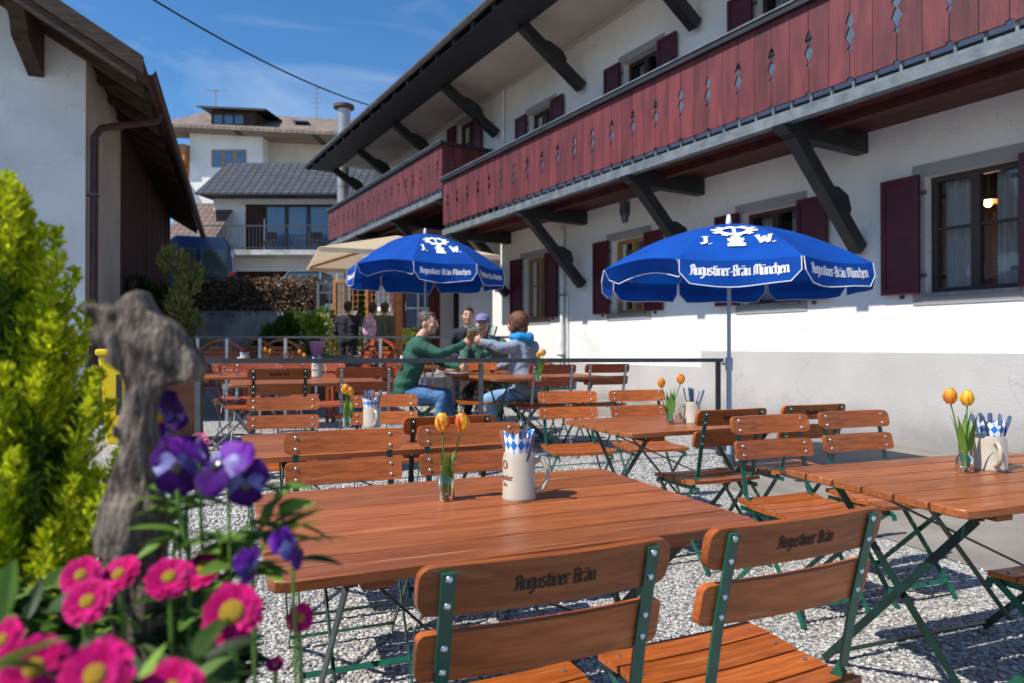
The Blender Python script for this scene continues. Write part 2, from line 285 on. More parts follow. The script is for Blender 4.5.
    def build(s, name, m, parent=None, smooth=False, bevel=0, **k):
        me = bpy.data.meshes.new(name); me.from_pydata([tuple(q) for q in s.v], [], s.f)
        if s.uv:
            ul = me.uv_layers.new(name='UVMap')
            for pi_, poly in enumerate(me.polygons):
                if pi_ in s.uv:
                    for j, li in enumerate(poly.loop_indices): ul.data[li].uv = s.uv[pi_][j]
        ms = m if isinstance(m,(list,tuple)) else [m]
        for q in ms: me.materials.append(q)
        if len(ms) > 1:
            for i,poly in enumerate(me.polygons): poly.material_index = s.mi[i]
        me.update(); bmm = bmesh.new(); bmm.from_mesh(me); bmesh.ops.recalc_face_normals(bmm, faces=bmm.faces); bmm.to_mesh(me); bmm.free()
        if smooth:
            me.polygons.foreach_set('use_smooth', [True]*len(me.polygons))
            try: me.set_sharp_from_angle(angle=radians(smooth if smooth is not True else 50))
            except Exception: pass
        o = bpy.data.objects.new(name, me); C.objects.link(o)
        if bevel:
            b = o.modifiers.new('Bevel','BEVEL'); b.width = bevel; b.segments = 2; b.limit_method = 'ANGLE'; b.angle_limit = radians(40)
        if parent is not None: o.parent = parent
        if k: tag(o, **k)
        return o
def tag(o, label=None, cat=None, group=None, kind=None):
    if label: o['label'] = label
    if cat: o['category'] = cat
    if group: o['group'] = group
    if kind: o['kind'] = kind
    return o
def empty(name, loc=(0,0,0), rz=0, **k):
    o = bpy.data.objects.new(name, None); C.objects.link(o); o.location = loc; o.rotation_euler = (0,0,rz); o.empty_display_size = 0.1
    return tag(o, **k)
KIDS = {}
def copy_tree(o, parent=None):
    kids = [c for c in bpy.data.objects if c.parent == o]
    c = o.copy(); C.objects.link(c); c.parent = parent
    for ch in kids: copy_tree(ch, c)
    return c
def remesh(parts, voxel, name, m, parent, sm=3):
    # merge overlapping closed shapes into one continuous surface
    o = parts.build(name, m); r = o.modifiers.new('R','REMESH'); r.mode = 'VOXEL'; r.voxel_size = voxel
    if sm: q = o.modifiers.new('S','SMOOTH'); q.iterations = sm; q.factor = 0.5
    dg = bpy.context.evaluated_depsgraph_get(); dg.update(); me = bpy.data.meshes.new_from_object(o.evaluated_get(dg)); o.modifiers.clear(); old = o.data; o.data = me
    bpy.data.meshes.remove(old)
    me.polygons.foreach_set('use_smooth', [True]*len(me.polygons))
    if parent is not None: o.parent = parent
    return o
# capsule chain
def chain(mb, pts, rs, n=10):
    pts = [V(p) for p in pts]
    for i,p in enumerate(pts): mb.ball(p, rs[i], n, 7)
    for i in range(len(pts)-1): mb.tube([pts[i], pts[i+1]], [rs[i], rs[i+1]], n)
# ---------------------------------------------------------------- blackletter, drawn as broad-nib pen strokes
def _stem(x): return [(x-.07,.95),(x,.86),(x,.14),(x+.1,.02)]
GL = {
'A': (.78,[[(-.02,.05),(.08,.0),(.2,.3),(.2,1.1),(.05,1.25)],[(.05,1.25),(.35,1.4),(.55,1.2),(.55,.12),(.68,.0)],[(.2,.65),(.55,.65)]]),
'u': (.58,[_stem(0),[(.1,.02),(.38,.18)],_stem(.38)]),
'g': (.56,[[(.38,.98),(.1,.98),(0,.85),(0,.25),(.12,.08),(.38,.22)],[(.38,.98),(.38,-.25),(.2,-.42),(0,-.3)]]),
's': (.54,[[(.38,.9),(.18,1),(0,.85),(.02,.65),(.36,.42),(.36,.15),(.15,0),(-.03,.1)]]),
't': (.44,[[(.1,1.28),(.1,.12),(.28,.0)],[(-.06,.97),(.3,.97)]]),
'i': (.28,[_stem(0),[(-.03,1.27),(.04,1.2)]]),
'n': (.60,[_stem(0),[(0,.82),(.28,.98),(.4,.86),(.4,.14),(.5,.02)]]),
'e': (.50,[[(.36,.16),(.15,0),(0,.14),(0,.84),(.18,.98),(.36,.78),(.02,.46)]]),
'r': (.44,[_stem(0),[(0,.82),(.2,.98),(.32,.86)]]),
'B': (.74,[[(.12,1.35),(.12,.1)],[(0,1.28),(.4,1.4),(.55,1.2),(.5,.88),(.15,.75)],[(.15,.75),(.52,.68),(.58,.3),(.4,0),(0,.08)]]),
'a': (.60,[[(.04,.88),(.2,.98),(.38,.86),(.38,.14),(.48,.02)],[(.38,.55),(.05,.42),(0,.15),(.12,0),(.38,.16)]]),
'M': (1.08,[[(-.02,.02),(.1,.12),(.1,1.2),(.28,1.38),(.45,1.2),(.45,.12)],[(.45,1.2),(.68,1.38),(.85,1.2),(.85,.12),(.96,.0)]]),
'c': (.48,[[(.34,.88),(.18,.98),(0,.84),(0,.16),(.15,0),(.34,.12)]]),
'h': (.60,[[(.0,1.4),(0,.14),(.1,.02)],[(0,.82),(.26,.98),(.4,.84),(.4,.1),(.3,-.2)]]),
'-': (.34,[[(0,.5),(.18,.5)]]), ' ': (.34,[]), '.': (.25,[[(0,.03),(.06,.03)]]),
'J': (.62,[[(.1,1.3),(.5,1.3)],[(.32,1.3),(.32,.2),(.15,0),(0,.2)]]),
'W': (1.1,[[(0,1.3),(.25,.02)],[(.25,.02),(.48,1.1)],[(.48,1.1),(.72,.02)],[(.72,.02),(.98,1.3)],[(-.1,1.3),(.12,1.3)],[(.85,1.3),(1.08,1.3)]]),
}
DOTS = [[(.05,1.27),(.1,1.22)],[(.3,1.27),(.35,1.22)]]
for ch, b in (('ä','a'),('ü','u')): GL[ch] = (GL[b][0], GL[b][1]+DOTS)
def textwidth(s): return sum(GL[c][0] for c in s)
def text(mb, s, size, f, nib=0.085, th=0.0):
    """f(u,v) maps flat text coordinates (metres, centred on u) onto a surface"""
    u0 = -textwidth(s)/2
    a = radians(38); nv = (cos(a)*nib, sin(a)*nib*.75)
    for c in s:
        w, st = GL[c]
        for line in st:
            for (x0,y0),(x1,y1) in zip(line, line[1:]):
                dx, dy = x1-x0, y1-y0; l = sqrt(dx*dx+dy*dy) or 1
                # convex hull of the nib swept along the stroke, with a hairline minimum
                px, py = -dy/l*0.03, dx/l*0.03
                q = []
                for (x,y) in ((x0,y0),(x1,y1)):
                    for sg in (-1,1):
                        q.append((x+sg*nv[0]+px, y+sg*nv[1]+py)); q.append((x+sg*nv[0]-px, y+sg*nv[1]-py))
                q = hull(q)
                mb.add([f((u0+x)*size, y*size) for x,y in q], [tuple(range(len(q)))])
        u0 += w
def hull(p):
    p = sorted(set(p))
    def half(p):
        h = []
        for q in p:
            while len(h) > 1 and (h[-1][0]-h[-2][0])*(q[1]-h[-2][1])-(h[-1][1]-h[-2][1])*(q[0]-h[-2][0]) <= 1e-12: h.pop()
            h.append(q)
        return h[:-1]
    return half(p)+half(p[::-1])
# ================================================================ CHAIRS AND TABLES
CW = 0.46
def curved_slat(mb, w, zc, h, yf, th=0.02, rc=0.03, sag=0.018, n=14, tilt=0.0):
    """horizontal slat, rounded ends, gently curved in plan; yf(z) gives its plane"""
    cols = []
    for i in range(n+1):
        a = -1+2*i/n; a = a if abs(a) < .99 else a
        x = a*w/2
        e = max(0, abs(x)-(w/2-rc)); hh = h/2-rc+sqrt(max(0, rc*rc-e*e)) if e > 0 else h/2
        cols.append((x, max(hh, h/2-rc)))
    # refine rounded ends
    ends = []
    for k in range(1,5):
        a = k/4*pi/2; ends.append((w/2-rc+rc*sin(a), h/2-rc+rc*cos(a)))
    cols = [(-x,hh) for x,hh in reversed(ends)]+[c for c in cols if abs(c[0]) < w/2-rc]+ends
    vs = []
    for x,hh in cols:
        dy = sag*(2*x/w)**2
        for sy, sz in ((0,1),(0,-1),(1,-1),(1,1)):
            z = zc+sz*hh; vs.append((x, yf(z)+dy+sy*th, z))
    m = len(cols); fs = [(i*4+k, i*4+(k+1)%4, i*4+4+(k+1)%4, i*4+4+k) for i in range(m-1) for k in range(4)]
    fs += [(3,2,1,0), tuple((m-1)*4+k for k in range(4))]
    mb.add(vs, fs)
def make_chair(metal, woodm, name='folding_chair', lettered=True):
    """faces +y; the top of the backrest is at y=-0.25, z=0.86"""
    root = empty(name)
    yf = lambda z: -0.25+(0.86-z)*0.24
    for k, zc in enumerate((0.8175, 0.702)):
        mb = MB(); curved_slat(mb, CW if k == 0 else CW-.008, zc, 0.085, yf, rc=0.026 if k == 0 else .016)
        mb.cur = 1
        for sx in (-1,1):
            x = sx*.185
            for z in ((0.84,0.795),(0.722,0.68))[k]:
                mb.ball((x, yf(z)+.0035, z), .0062, 8, 6, (1,.6,1)); mb.ball((x, yf(z)+.0325, z), .0075, 8, 6, (1,.6,1))
        o = mb.build('back_slat', [woodm, M['rivet']], root, smooth=35)
    if lettered:
        t = MB(); text(t, 'Augustiner Bräu', 0.0185, lambda u,v: V((-u, yf(0.806+v)-0.0012+0.018*(2*u/CW)**2, 0.806+v)), 0.10)
        # back side of the top slat faces -y
        t.v = [V((-q.x, q.y, q.z)) for q in t.v]
        t.build('lettering', M['ink'], root)
    for sx in (-1,1):
        x = sx*0.185
        mb = MB()
        pts = [(x,yf(.85)-.0045+.012,.85),(x,yf(.66)-.0045+.012,.66),(x,-0.165,.50),(x,-.10,.40),(x,.19,.03),(x,.20,.0)]
        for a,b in zip(pts, pts[1:]): mb.bar(a, b, 0.005 if a[2] < .6 else 0.024, 0.024 if a[2] < .6 else 0.006, up=(0,1,0.3))
        mb.build('back_leg' if False else 'leg', metal, root)
        mb = MB(); x2 = sx*0.205
        pts = [(x2,.17,.435),(x2,.10,.38),(x2,-.26,.03),(x2,-.27,0)]
        for a,b in zip(pts, pts[1:]): mb.bar(a, b, 0.005, 0.022, up=(0,1,0.3))
        mb.build('leg', metal, root)
        mb = MB(); mb.bar((sx*.195,-.19,.432),(sx*.195,.19,.432), .005,.022); mb.bar((sx*.195,.19,.432),(sx*.195,.2,.405),.005,.022)
        mb.build('seat_rail', metal, root)
    mb = MB(); mb.bar((-.205,-.24,.05),(.205,-.24,.05),.005,.02, up=(0,1,1)); mb.build('rear_stretcher', metal, root)
    mb = MB(); mb.bar((-.185,.155,.075),(.185,.155,.075),.005,.02, up=(0,-1,1)); mb.build('front_stretcher', metal, root)
    ys = [(-.185,-.10),(-.092,-.008),(0,.084),(.092,.178)]
    for k,(y0,y1) in enumerate(ys):
        mb = MB(); zz = [.462,.449,.447,.452,.448]; w = CW/2-.012+0.004*k
        n = 8; vs = []
        for i in range(n+1):
            x = -w+2*w*i/n; s = -0.006*(1-(x/w)**2)
            for (yy,dz) in ((y0,0),(y1,0),(y1,.018),(y0,.018)):
                zb = (zz[k] if yy == y0 else zz[k+1])+s+dz; vs.append((x,yy,zb))
        fs = [(i*4+q, i*4+(q+1)%4, i*4+4+(q+1)%4, i*4+4+q) for i in range(n) for q in range(4)]+[(3,2,1,0),tuple(n*4+q for q in range(4))]
        mb.add(vs, fs); mb.cur = 1
        for sx in (-1,1): mb.ball((sx*.195,(y0+y1)/2,.4685), .006, 8, 5, (1,1,.4))
        mb.build('seat_slat', [woodm, M['rivet']], root, smooth=35)
    return root
def make_table(L=1.2, D=0.8, H=0.74):
    """origin at the front-left corner on the ground, length +x, depth +y"""
    root = empty('folding_table')
    n = 6; g = 0.010; w = (D-g*(n-1))/n
    for k in range(n):
        mb = MB(); y0 = k*(w+g); r = .035
        if k == 0: poly = [(r,y0),(L-r,y0),(L-.01,y0+.01),(L,y0+r),(L,y0+w),(0,y0+w),(0,y0+r),(.01,y0+.01)]
        elif k == n-1: poly = [(0,y0),(L,y0),(L,y0+w-r),(L-.01,y0+w-.01),(L-r,y0+w),(r,y0+w),(.01,y0+w-.01),(0,y0+w-r)]
        else: poly = [(0,y0),(L,y0),(L,y0+w),(0,y0+w)]
        mb.prism(poly, (0,0,.026), (0,0,H-.026), (1,0,0), (0,1,0)); mb.build('top_slat', M['wood_t'], root, bevel=0.004, smooth=35)
    for x in (.22, L-.22):
        mb = MB(); mb.box((x-.035,.05,H-.058),(x+.035,D-.05,H-.0265)); mb.build('batten', M['wood_t'], root, bevel=.004)
    for x in (.17, L-.17):
        for s in (0,1):
            ya, yb = (.10, D-.04) if s == 0 else (D-.10, .04)
            xx = x+(.007 if s else -.007)
            mb = MB(); mb.bar((xx,ya,H-.06),(xx,yb,0.012), .006,.028, up=(0,1,0.2)); mb.build('leg', M['dgreen'], root)
        mb = MB(); mb.bar((x,.09,H-.06),(x,D-.09,H-.06),.03,.006); mb.build('leg_mount', M['dgreen'], root)
    for y in (.06, D-.06):
        mb = MB(); mb.bar((.17,y,.04),(L-.17,y,.04), .022,.006); mb.build('foot_rail', M['dgreen'], root)
    for s in (0,1):
        mb = MB(); y = .3 if s == 0 else D-.3
        mb.bar((.2,y,H-.07),(L-.2 if s else L*.5,y+.02,.32 if s else .25),.02,.006); mb.build('brace', M['dgreen'], root)
    return root
CHAIRS = {}
def get_chair(kind):
    if kind not in CHAIRS:
        if kind == 'green': CHAIRS[kind] = [make_chair(M['green'], M['wood']), 0]
        if kind == 'black': CHAIRS[kind] = [make_chair(M['dgreen'], M['wood']), 0]
        if kind == 'steel': CHAIRS[kind] = [make_chair(M['steel'], M['wood_r'], lettered=False), 0]
    c = CHAIRS[kind]; c[1] += 1
    return c[0] if c[1] == 1 else copy_tree(c[0])
def chair(px, Y, facing, label, kind='green', ang=22, dz=0.0, g=None):
    """px: column of the middle of the backrest's top, Y its depth; facing 'away' or 'to' the camera"""
    x = (px-512)/FPX*Y; a = radians(ang)+(0 if facing == 'away' else pi)
    o = get_chair(kind); off = Matrix.Rotation(a,3,'Z')@V((0,-.25,0))
    X, YY = x-off.x, Y-off.y
    z = (G(X,YY) if g is None else g)+dz
    o.location = (X, YY, z); o.rotation_euler = (0,0,a)
    tag(o, label, 'chair', 'folding beer garden chairs'); return o
TAB = []
def table(x, y, ang, label, L=1.2, D=0.8, g=None):
    if not TAB: TAB.append(make_table()); o = TAB[0]
    else: o = copy_tree(TAB[0])
    z = G(x+.3,y+.4) if g is None else g
    o.location = (x,y,z); o.rotation_euler = (0,0,radians(ang)); o.scale = (L/1.2, D/.8, 1)
    tag(o, label, 'table', 'slatted beer garden tables'); return z+.74
T1 = table(-.472, 1.326, 22.5, 'big slatted foreground table holding the grey mug and two yellow orange tulips', 1.225, .86)
T2 = table(1.266, 1.904, 20, 'slatted table at the right edge of the photo holding tulips and a napkin mug', 1.2, .72)
T3 = table(.62, 3.58, 24, 'slatted table in mid ground before the iron railing post, right of centre', 1.2, .74)
T5 = table(-1.10, 2.80, 22, 'slatted table just behind the big foreground table, left of centre', 1.2, .80)
T7 = table(-2.13, 5.12, 21, 'slatted table behind the railing on the left terrace with several jugs on it', 1.2, .8)
T8 = table(-.15, 6.05, 21, 'slatted table behind the railing between the guests and the white wall', 1.2, .8)
T10 = table(-.42-.25, 7.0, 8, 'table where the guests sit toasting, with papers on it', 0.75, 1.1)
T9 = table(-3.6, 8.2, 5, 'slatted table far left on the terrace before the arched back benches', 1.2, .75)
T12 = table(-2.0, 9.3, 10, 'slatted table on the terrace left of the man in the green pullover', 1.3, .75)
chair(560, 1.115, 'away', 'nearest chair, seen from behind at bottom centre with burnt lettering on its slat', ang=21.8)
chair(811, 1.345, 'away', 'chair seen from behind at bottom right with burnt lettering, right of the nearest chair', ang=24)
chair(343, 2.78, 'to', 'chair facing the camera directly behind the left half of the big table', ang=21)
chair(467, 3.0, 'to', 'chair facing the camera directly behind the tulips on the big table', ang=21)
chair(452, 3.30, 'away', 'dark chair with its back to us, half hidden behind the chair at the tulips', 'black', ang=21)
chair(284, 4.55, 'to', 'chair facing the camera on the far side of the small left table', ang=15)
chair(384, 4.80, 'to', 'chair facing the camera behind the chequered napkin mug left of centre', ang=14)
chair(280, 5.12, 'away', 'dark posted chair with its back to us at the left terrace table', 'black', ang=20)
chair(366, 5.42, 'away', 'steel posted chair with its back to us, beside the jeans of the man', 'steel', ang=18)
chair(566, 5.15, 'to', 'chair facing us on the far side of the mid table, left one of its pair', ang=14)
chair(635, 5.30, 'to', 'chair facing us on the far side of the mid table, right one of its pair', ang=14)
chair(554, 6.22, 'away', 'steel posted chair before the railing table, left one of the pair near the wall', 'steel', ang=18)
chair(609, 6.48, 'away', 'steel posted chair before the railing table, right one nearest the wall', 'steel', ang=18)
chair(736, 3.66, 'away', 'chair seen from behind at the mid table beside the umbrella pole', ang=22)
chair(765, 3.38, 'to', 'chair facing the camera just right of the umbrella pole, its slats above the table corner', ang=20)
chair(818, 3.95, 'away', 'chair seen from behind, mostly hidden by the two chairs near the right table', ang=20)
chair(848, 3.60, 'to', 'chair facing the camera on the far side of the right hand table', ang=20)
chair(475, 7.25, 'to', 'chair facing us behind the railing table, under the raised beer glasses', ang=14)
chair(529, 7.30, 'to', 'chair facing us at the back of the woman in the blue hood', ang=14)
chair(258, 6.75, 'to', 'left one of two reddish chairs facing us beyond the left terrace table', 'steel', ang=12)
chair(322, 6.95, 'to', 'right one of two reddish chairs facing us beyond the left terrace table', 'steel', ang=12)
o = chair(398, 7.2, 'away', 'chair the man in the green pullover sits on', ang=-84); 
o = chair(213, 6.9, 'away', 'chair turned sideways at the left end of the terrace tables', 'steel', ang=-60)
o = chair(420, 9.4, 'away', 'chair behind the man in the green pullover', 'steel', ang=15)
o = chair(1195, 1.93, 'away', 'chair at the right picture edge of which only the seat corner shows', ang=22)
o = table(-3.05, 6.35, 21, 'slatted table at the far left of the terrace beside the clay planter', 1.0, .7)
chair(243, 7.6, 'to', 'reddish chair facing us in the second terrace row, left', 'steel', ang=12)
chair(300, 7.9, 'to', 'reddish chair facing us in the second terrace row, right', 'steel', ang=12)
chair(405, 8.6, 'to', 'chair facing us just left of the shoulder of the man in green', 'steel', ang=10)
# arched high-back garden chairs
def make_arch():
    root = empty('arched_garden_chair'); W = .62; H = 1.12
    top = lambda x: H-.16*(abs(x)/(W/2))**2
    mb = MB()
    for k in range(9):
        z0 = .48+k*.062
        hw = W/2-.03
        if z0+.045 > top(hw)-.05:
            hw = W/2*sqrt(max(0,(H-z0-.045-.05)/.16)); hw = min(hw, W/2-.03)
        if hw > .05: mb.box((-hw,-.27-(z0-.45)*.12,z0),(hw,-.255-(z0-.45)*.12,z0+.045))
    mb.build('back_slats', M['wood_r'], root)
    mb = MB(); pts = [(-W/2,-.27,.40)]+[(x*W/2,-.28-(top(x*W/2)-.45)*.12,top(x*W/2)) for x in [-1,-.8,-.6,-.4,-.2,0,.2,.4,.6,.8,1]]+[(W/2,-.27,.40)]
    for a,b in zip(pts,pts[1:]): mb.bar(a,b,.03,.05,up=(0,1,0))
    mb.build('back_frame', M['wood_r'], root)
    mb = MB()
    for k in range(6): mb.box((-W/2+.03,-.24+k*.082,.43),(W/2-.03,-.17+k*.082,.45))
    mb.build('seat', M['wood_r'], root)
    for sx in (-1,1):
        for y in (-.25,.24):
            mb = MB(); mb.box((sx*W/2-.022,y-.022,0),(sx*W/2+.022,y+.022,.64 if y > 0 else .45)); mb.build('leg', M['wood_r'], root)
        mb = MB(); mb.box((sx*W/2-.035,-.28,.64),(sx*W/2+.035,.28,.665)); mb.build('armrest', M['wood_r'], root)
    return root
arch = make_arch()
for i,(px,Y,ang,lab) in enumerate([(214,9.9,186,'widest arched slatted garden chair at the left, behind the terrace tables'),(247,10.3,184,'arched slatted garden chair in the middle of the left three'),
        (273,9.9,180,'arched slatted garden chair, right one of the left three, under the leafy shrub'),(347,9.6,100,'arched garden chair seen edge on beside the man in the dark jumper'),
        (363,9.3,150,'arched garden chair turned half to us below the pink backpack')]):
    o = arch if i == 0 else copy_tree(arch)
    x = (px-512)/FPX*Y; o.location = (x,Y,G(x,Y)+.0); o.rotation_euler = (0,0,radians(ang)); tag(o, lab, 'chair', 'arched back garden chairs')
# ================================================================ TABLE SETTINGS
def tulip(x, y, z, lean, h, m, label, leaf_n=2):
    root = empty('tulip', (x,y,z))
    tx, ty = lean; mb = MB(); pts = [(tx*(k/6)**1.5, ty*(k/6)**1.5, h*k/6) for k in range(7)]
    mb.tube(pts, .0026, 6); mb.build('stem', M['stem'], root, smooth=True)
    b = MB(); c = V(pts[-1])+V((0,0,.012))
    for k in range(6):
        a = 2*pi*k/6+.3; r = .0175 if k % 2 else .0155; vs = []; 
        for i in range(6):
            s = i/5; rad = r*sin(pi*(.12+.72*s))*1.05+.001; hh = -.018+.056*s; wd = .018*sin(pi*min(1,.15+.8*s))+.0005
            if i == 5: wd = .001; rad *= .8
            cx = V((cos(a),sin(a),0)); sx = V((-sin(a),cos(a),0))
            vs += [c+cx*rad*.82-sx*wd+V((0,0,hh)), c+cx*rad*1.15+V((0,0,hh)), c+cx*rad*.82+sx*wd+V((0,0,hh))]
        b.add(vs, [(i*3+j,i*3+j+1,i*3+4+j,i*3+3+j) for i in range(5) for j in range(2)])
    b.build('bloom', m, root, smooth=True)
    for q in range(leaf_n):
        a = random.uniform(0,6.28); l = MB(); vs = []; sgn = V((cos(a),sin(a),0)); sd = V((-sin(a),cos(a),0)); n = 8; hh = h*random.uniform(.75,1.05)
        for i in range(n+1):
            s = i/n; w = .016*sin(pi*min(1,s*.9+.1))**.8*(1-s**3)+.0006
            c2 = sgn*(.006+.045*s**2)+V((tx*s*.4,ty*s*.4,hh*s*(1-.12*s*s)))
            vs += [c2-sd*w+sgn*w*.4, c2, c2+sd*w+sgn*w*.4]
        l.add(vs, [(i*3+j,i*3+j+1,i*3+4+j,i*3+3+j) for i in range(n) for j in range(2)]); l.build('leaf', M['stem'], root, smooth=True)
    root.scale = [random.uniform(.9,1.08)]*3
    tag(root, label, 'tulip', 'tulips on the tables'); return root
def vase(x, y, z, label, h=.085, r=.026):
    root = empty('glass_vase', (x,y,z)); mb = MB()
    prof = [(.001,.001),(r*.85,0.0),(r,.006),(r,h*.62),(r*.62,h*.8),(r*.62,h*.93),(r*.72,h)]
    mb.lathe(prof[1:], 20); 
    mb.f = mb.f[:-1]; mb.mi = mb.mi[:-1]; mb.build('vase_glass', M['clear'], root, smooth=60)
    p = MB()
    for k in range(16):
        a = random.uniform(0,6.28); q = random.uniform(0,r*.72); p.ball((q*cos(a),q*sin(a),random.uniform(.007,.02)), random.uniform(.004,.006), 6, 5)
    p.build('pebble_filling', M['pebble'], root); tag(root, label, 'vase', 'small glass vases'); return root
def mug(x, y, z, label, r=.048, h=.125, rz=0.0, print_at=None):
    root = empty('stoneware_mug', (x,y,z), rz); mb = MB()
    mb.lathe([(r*.98,0),(r*1.02,.004),(r*1.02,.010),(r*.985,.014),(r*.985,h*.86),(r*.9,h*.97),(r*.88,h),(r*.8,h),(r*.8,h*.2)], 32); mb.build('body', M['stone'], root, smooth=60)
    hd = MB(); hd.tube([(r*.95,0,h*.80),(r*1.35,0,h*.84),(r*1.68,0,h*.68),(r*1.70,0,h*.42),(r*1.45,0,h*.24),(r*.97,0,h*.17)], [.009,.0085,.008,.008,.0085,.009], 10); hd.build('handle', M['stone'], root, smooth=True)
    if print_at is not None:
        t = MB(); f = lambda u,v,R=r*.985+.0009: V((R*cos(print_at+u/R), R*sin(print_at+u/R), h*.44+v))
        text(t, 'Augustiner', .0115, f, .11); text(t, 'Bräu', .0075, lambda u,v: f(u,v-.018), .11)
        for k in range(20):
            a = 2*pi*k/20; b = 2*pi*(k+1)/20
            t.add([f(.013*cos(a),.045+.013*sin(a)), f(.013*cos(b),.045+.013*sin(b)), f(.006*cos(b),.045+.009*sin(b)), f(.006*cos(a),.045+.009*sin(a))],[(0,1,2,3)])
        t.build('printing', mat('mug_print', (.25,.09,.06), .6), root)
    tag(root, label, 'mug', 'stoneware mugs with cutlery'); return root
def napkin(x, y, z, label, r=.040, h=.055, scale=1.0):
    mb = MB(); n = 16; vs = []; uv = []
    for i in range(2):
        for k in range(n+1):
            a = 2*pi*k/n; rr = (r*.9 if i == 0 else r*1.12)*(1+.05*sin(3*a)); zz = 0 if i == 0 else h*(1+.16*sin(2*a+1))
            vs.append((rr*cos(a),rr*sin(a),zz)); uv.append((a*r/.0125*.78, (zz)/.018*.78))
    o = MB(); o.add(vs, [(k,k+1,n+2+k,n+1+k) for k in range(n)], uv)
    ob = o.build('paper_napkins', M['napkin'], label=label, cat='napkin', group='lozenge patterned napkins'); ob.location = (x,y,z); return ob
CUT = {}
def cutlery(x, y, z, r, n, tagword, brown=0.3):
    for k in range(n):
        kind = ['fork','knife'][k % 2]; col = 'brown' if random.random() < brown else 'blue'
        key = (kind,col)
        if key not in CUT:
            root = empty('fork' if kind == 'fork' else 'knife'); hm = M['cuthandle'] if col == 'brown' else M['bluesteel']
            mb = MB(); n_=7; vs=[]
            mb.tube([(0,0,.09),(0,0,.13),(0,0,.17),(0,0,.19),(0,0,.197)], [.003,.0045,.006,.0062,.003], 8)
            mb.v = [V((q.x*1.3,q.y*.5,q.z)) for q in mb.v]; mb.build('handle', hm, root, smooth=True)
            mb = MB(); mb.box((-.003,-.001,.03),(.003,.001,.092))
            if kind == 'fork':
                for i in range(4): mb.box((-.009+i*.005,-.0008,0),(-.0065+i*.005,.0008,.035))
                mb.box((-.009,-.0008,.03),(.0085,.0008,.04))
            else: mb.box((-.007,-.0008,0),(.006,.0008,.06))
            mb.build('blade' if kind == 'knife' else 'tines', M['cutsteel'], root); CUT[key] = root; o = root
        else: o = copy_tree(CUT[key])
        a = 2*pi*k/n+random.uniform(-.3,.3); lean = random.uniform(.12,.38)
        o.location = (x+cos(a)*r*.3, y+sin(a)*r*.3, z+.012+random.uniform(0,.006)); o.rotation_euler = (-sin(a)*lean, cos(a)*lean, random.uniform(0,6))
        tag(o, '%s handled %s standing in %s' % (col, kind, tagword), 'cutlery', 'cutlery standing in '+tagword)
def on(px, py, top):  # point on a table top
    Y = (CAMZ-top)*FPX/(py-HY); return (px-512)/FPX*Y, Y
x,y = on(446,500,T1); vase(x,y,T1,'glass vase with pebbles left of the grey mug on the foreground table', .105, .026)
tulip(x-.004,y,T1+.012,(-.006,-.01),.20,M['tulipo'],'left red and yellow tulip on the foreground table',3); tulip(x+.005,y+.003,T1+.012,(.044,.0),.205,M['tulipo'],'right red and yellow tulip on the foreground table',3)
x,y = on(519,498.5,T1); mug(x,y,T1,'large grey stoneware mug on the foreground table', 0.0505, .143, radians(-8), radians(222)); napkin(x-.002,y,T1+.133,'blue white napkins standing in the foreground mug', .044, .065); cutlery(x,y,T1,.044,7,'the foreground mug')
x,y = on(964,472,T2); vase(x,y,T2,'short glass jar with tulips on the right table', .082, .028)
tulip(x+.004,y,T2+.012,(.004,-.004),.235,M['tulipo'],'orange tulip in the right table jar, the taller one',3); tulip(x-.003,y+.004,T2+.012,(-.038,.01),.235,M['tulipy'],'pale yellow tulip in the right table jar',2)
x,y = on(989,469,T2); mug(x,y,T2,'stoneware mug on the right table with its handle towards us', .056, .128, radians(-105)); napkin(x+.01,y,T2+.118,'blue white napkins standing in the right table mug', .040, .055); cutlery(x+.01,y,T2,.040,8,'the right table mug',0)
x,y = on(670,424,T3); vase(x,y,T3,'glass vase with tulips on the mid table', .085, .027)
tulip(x-.004,y,T3+.012,(-.045,0),.20,M['tulipy'],'left yellow tulip leaning out of the mid table vase'); tulip(x+.004,y,T3+.012,(.055,0),.215,M['tulipo'],'right orange tulip leaning out of the mid table vase')
x,y = on(692,423,T3); mug(x,y,T3,'mug full of cutlery on the mid table', .050, .13, radians(200), radians(-70)); cutlery(x,y,T3,.045,8,'the mid table mug',.45)
x,y = on(347,427,T5); vase(x,y,T5,'slim glass vase with yellow tulips on the left table', .085, .024)
for k in range(2): tulip(x+.008*k,y,T5+.012,(-.006+.018*k,0),.17+.01*k,M['tulipy'],['left','right'][k]+' yellow tulip in the slim vase on the left table')
x,y = on(372,427,T5); mug(x,y,T5,'mug with chequered napkins on the left table', .050, .115, radians(-60)); napkin(x-.008,y,T5+.105,'blue white napkins standing in the left table mug', .042, .06); cutlery(x,y,T5,.042,8,'the left table mug',.1)
x,y = on(317,377,T7); mug(x,y,T7,'mug with a blue napkin on the railing side terrace table', .05, .14, 0, radians(-100)); napkin(x,y,T7+.128,'blue napkin in the terrace table mug', .04,.055); cutlery(x,y,T7,.04,5,'the terrace table mug',.2)
x,y = on(300,372,T7); vase(x,y,T7,'vase on the left terrace table beside the mug')
tulip(x,y,T7+.012,(.0,0),.2,M['tulipo'],'orange tulip on the left terrace table'); tulip(x+.005,y,T7+.012,(.05,0),.17,M['tulipy'],'yellow tulip on the left terrace table')
x,y = on(286,371,T7); mug(x,y,T7,'cutlery mug left of the tulips on the terrace table', .045,.12, 1.0); cutlery(x,y,T7,.045,9,'the terrace table mug left of the tulips',.6)
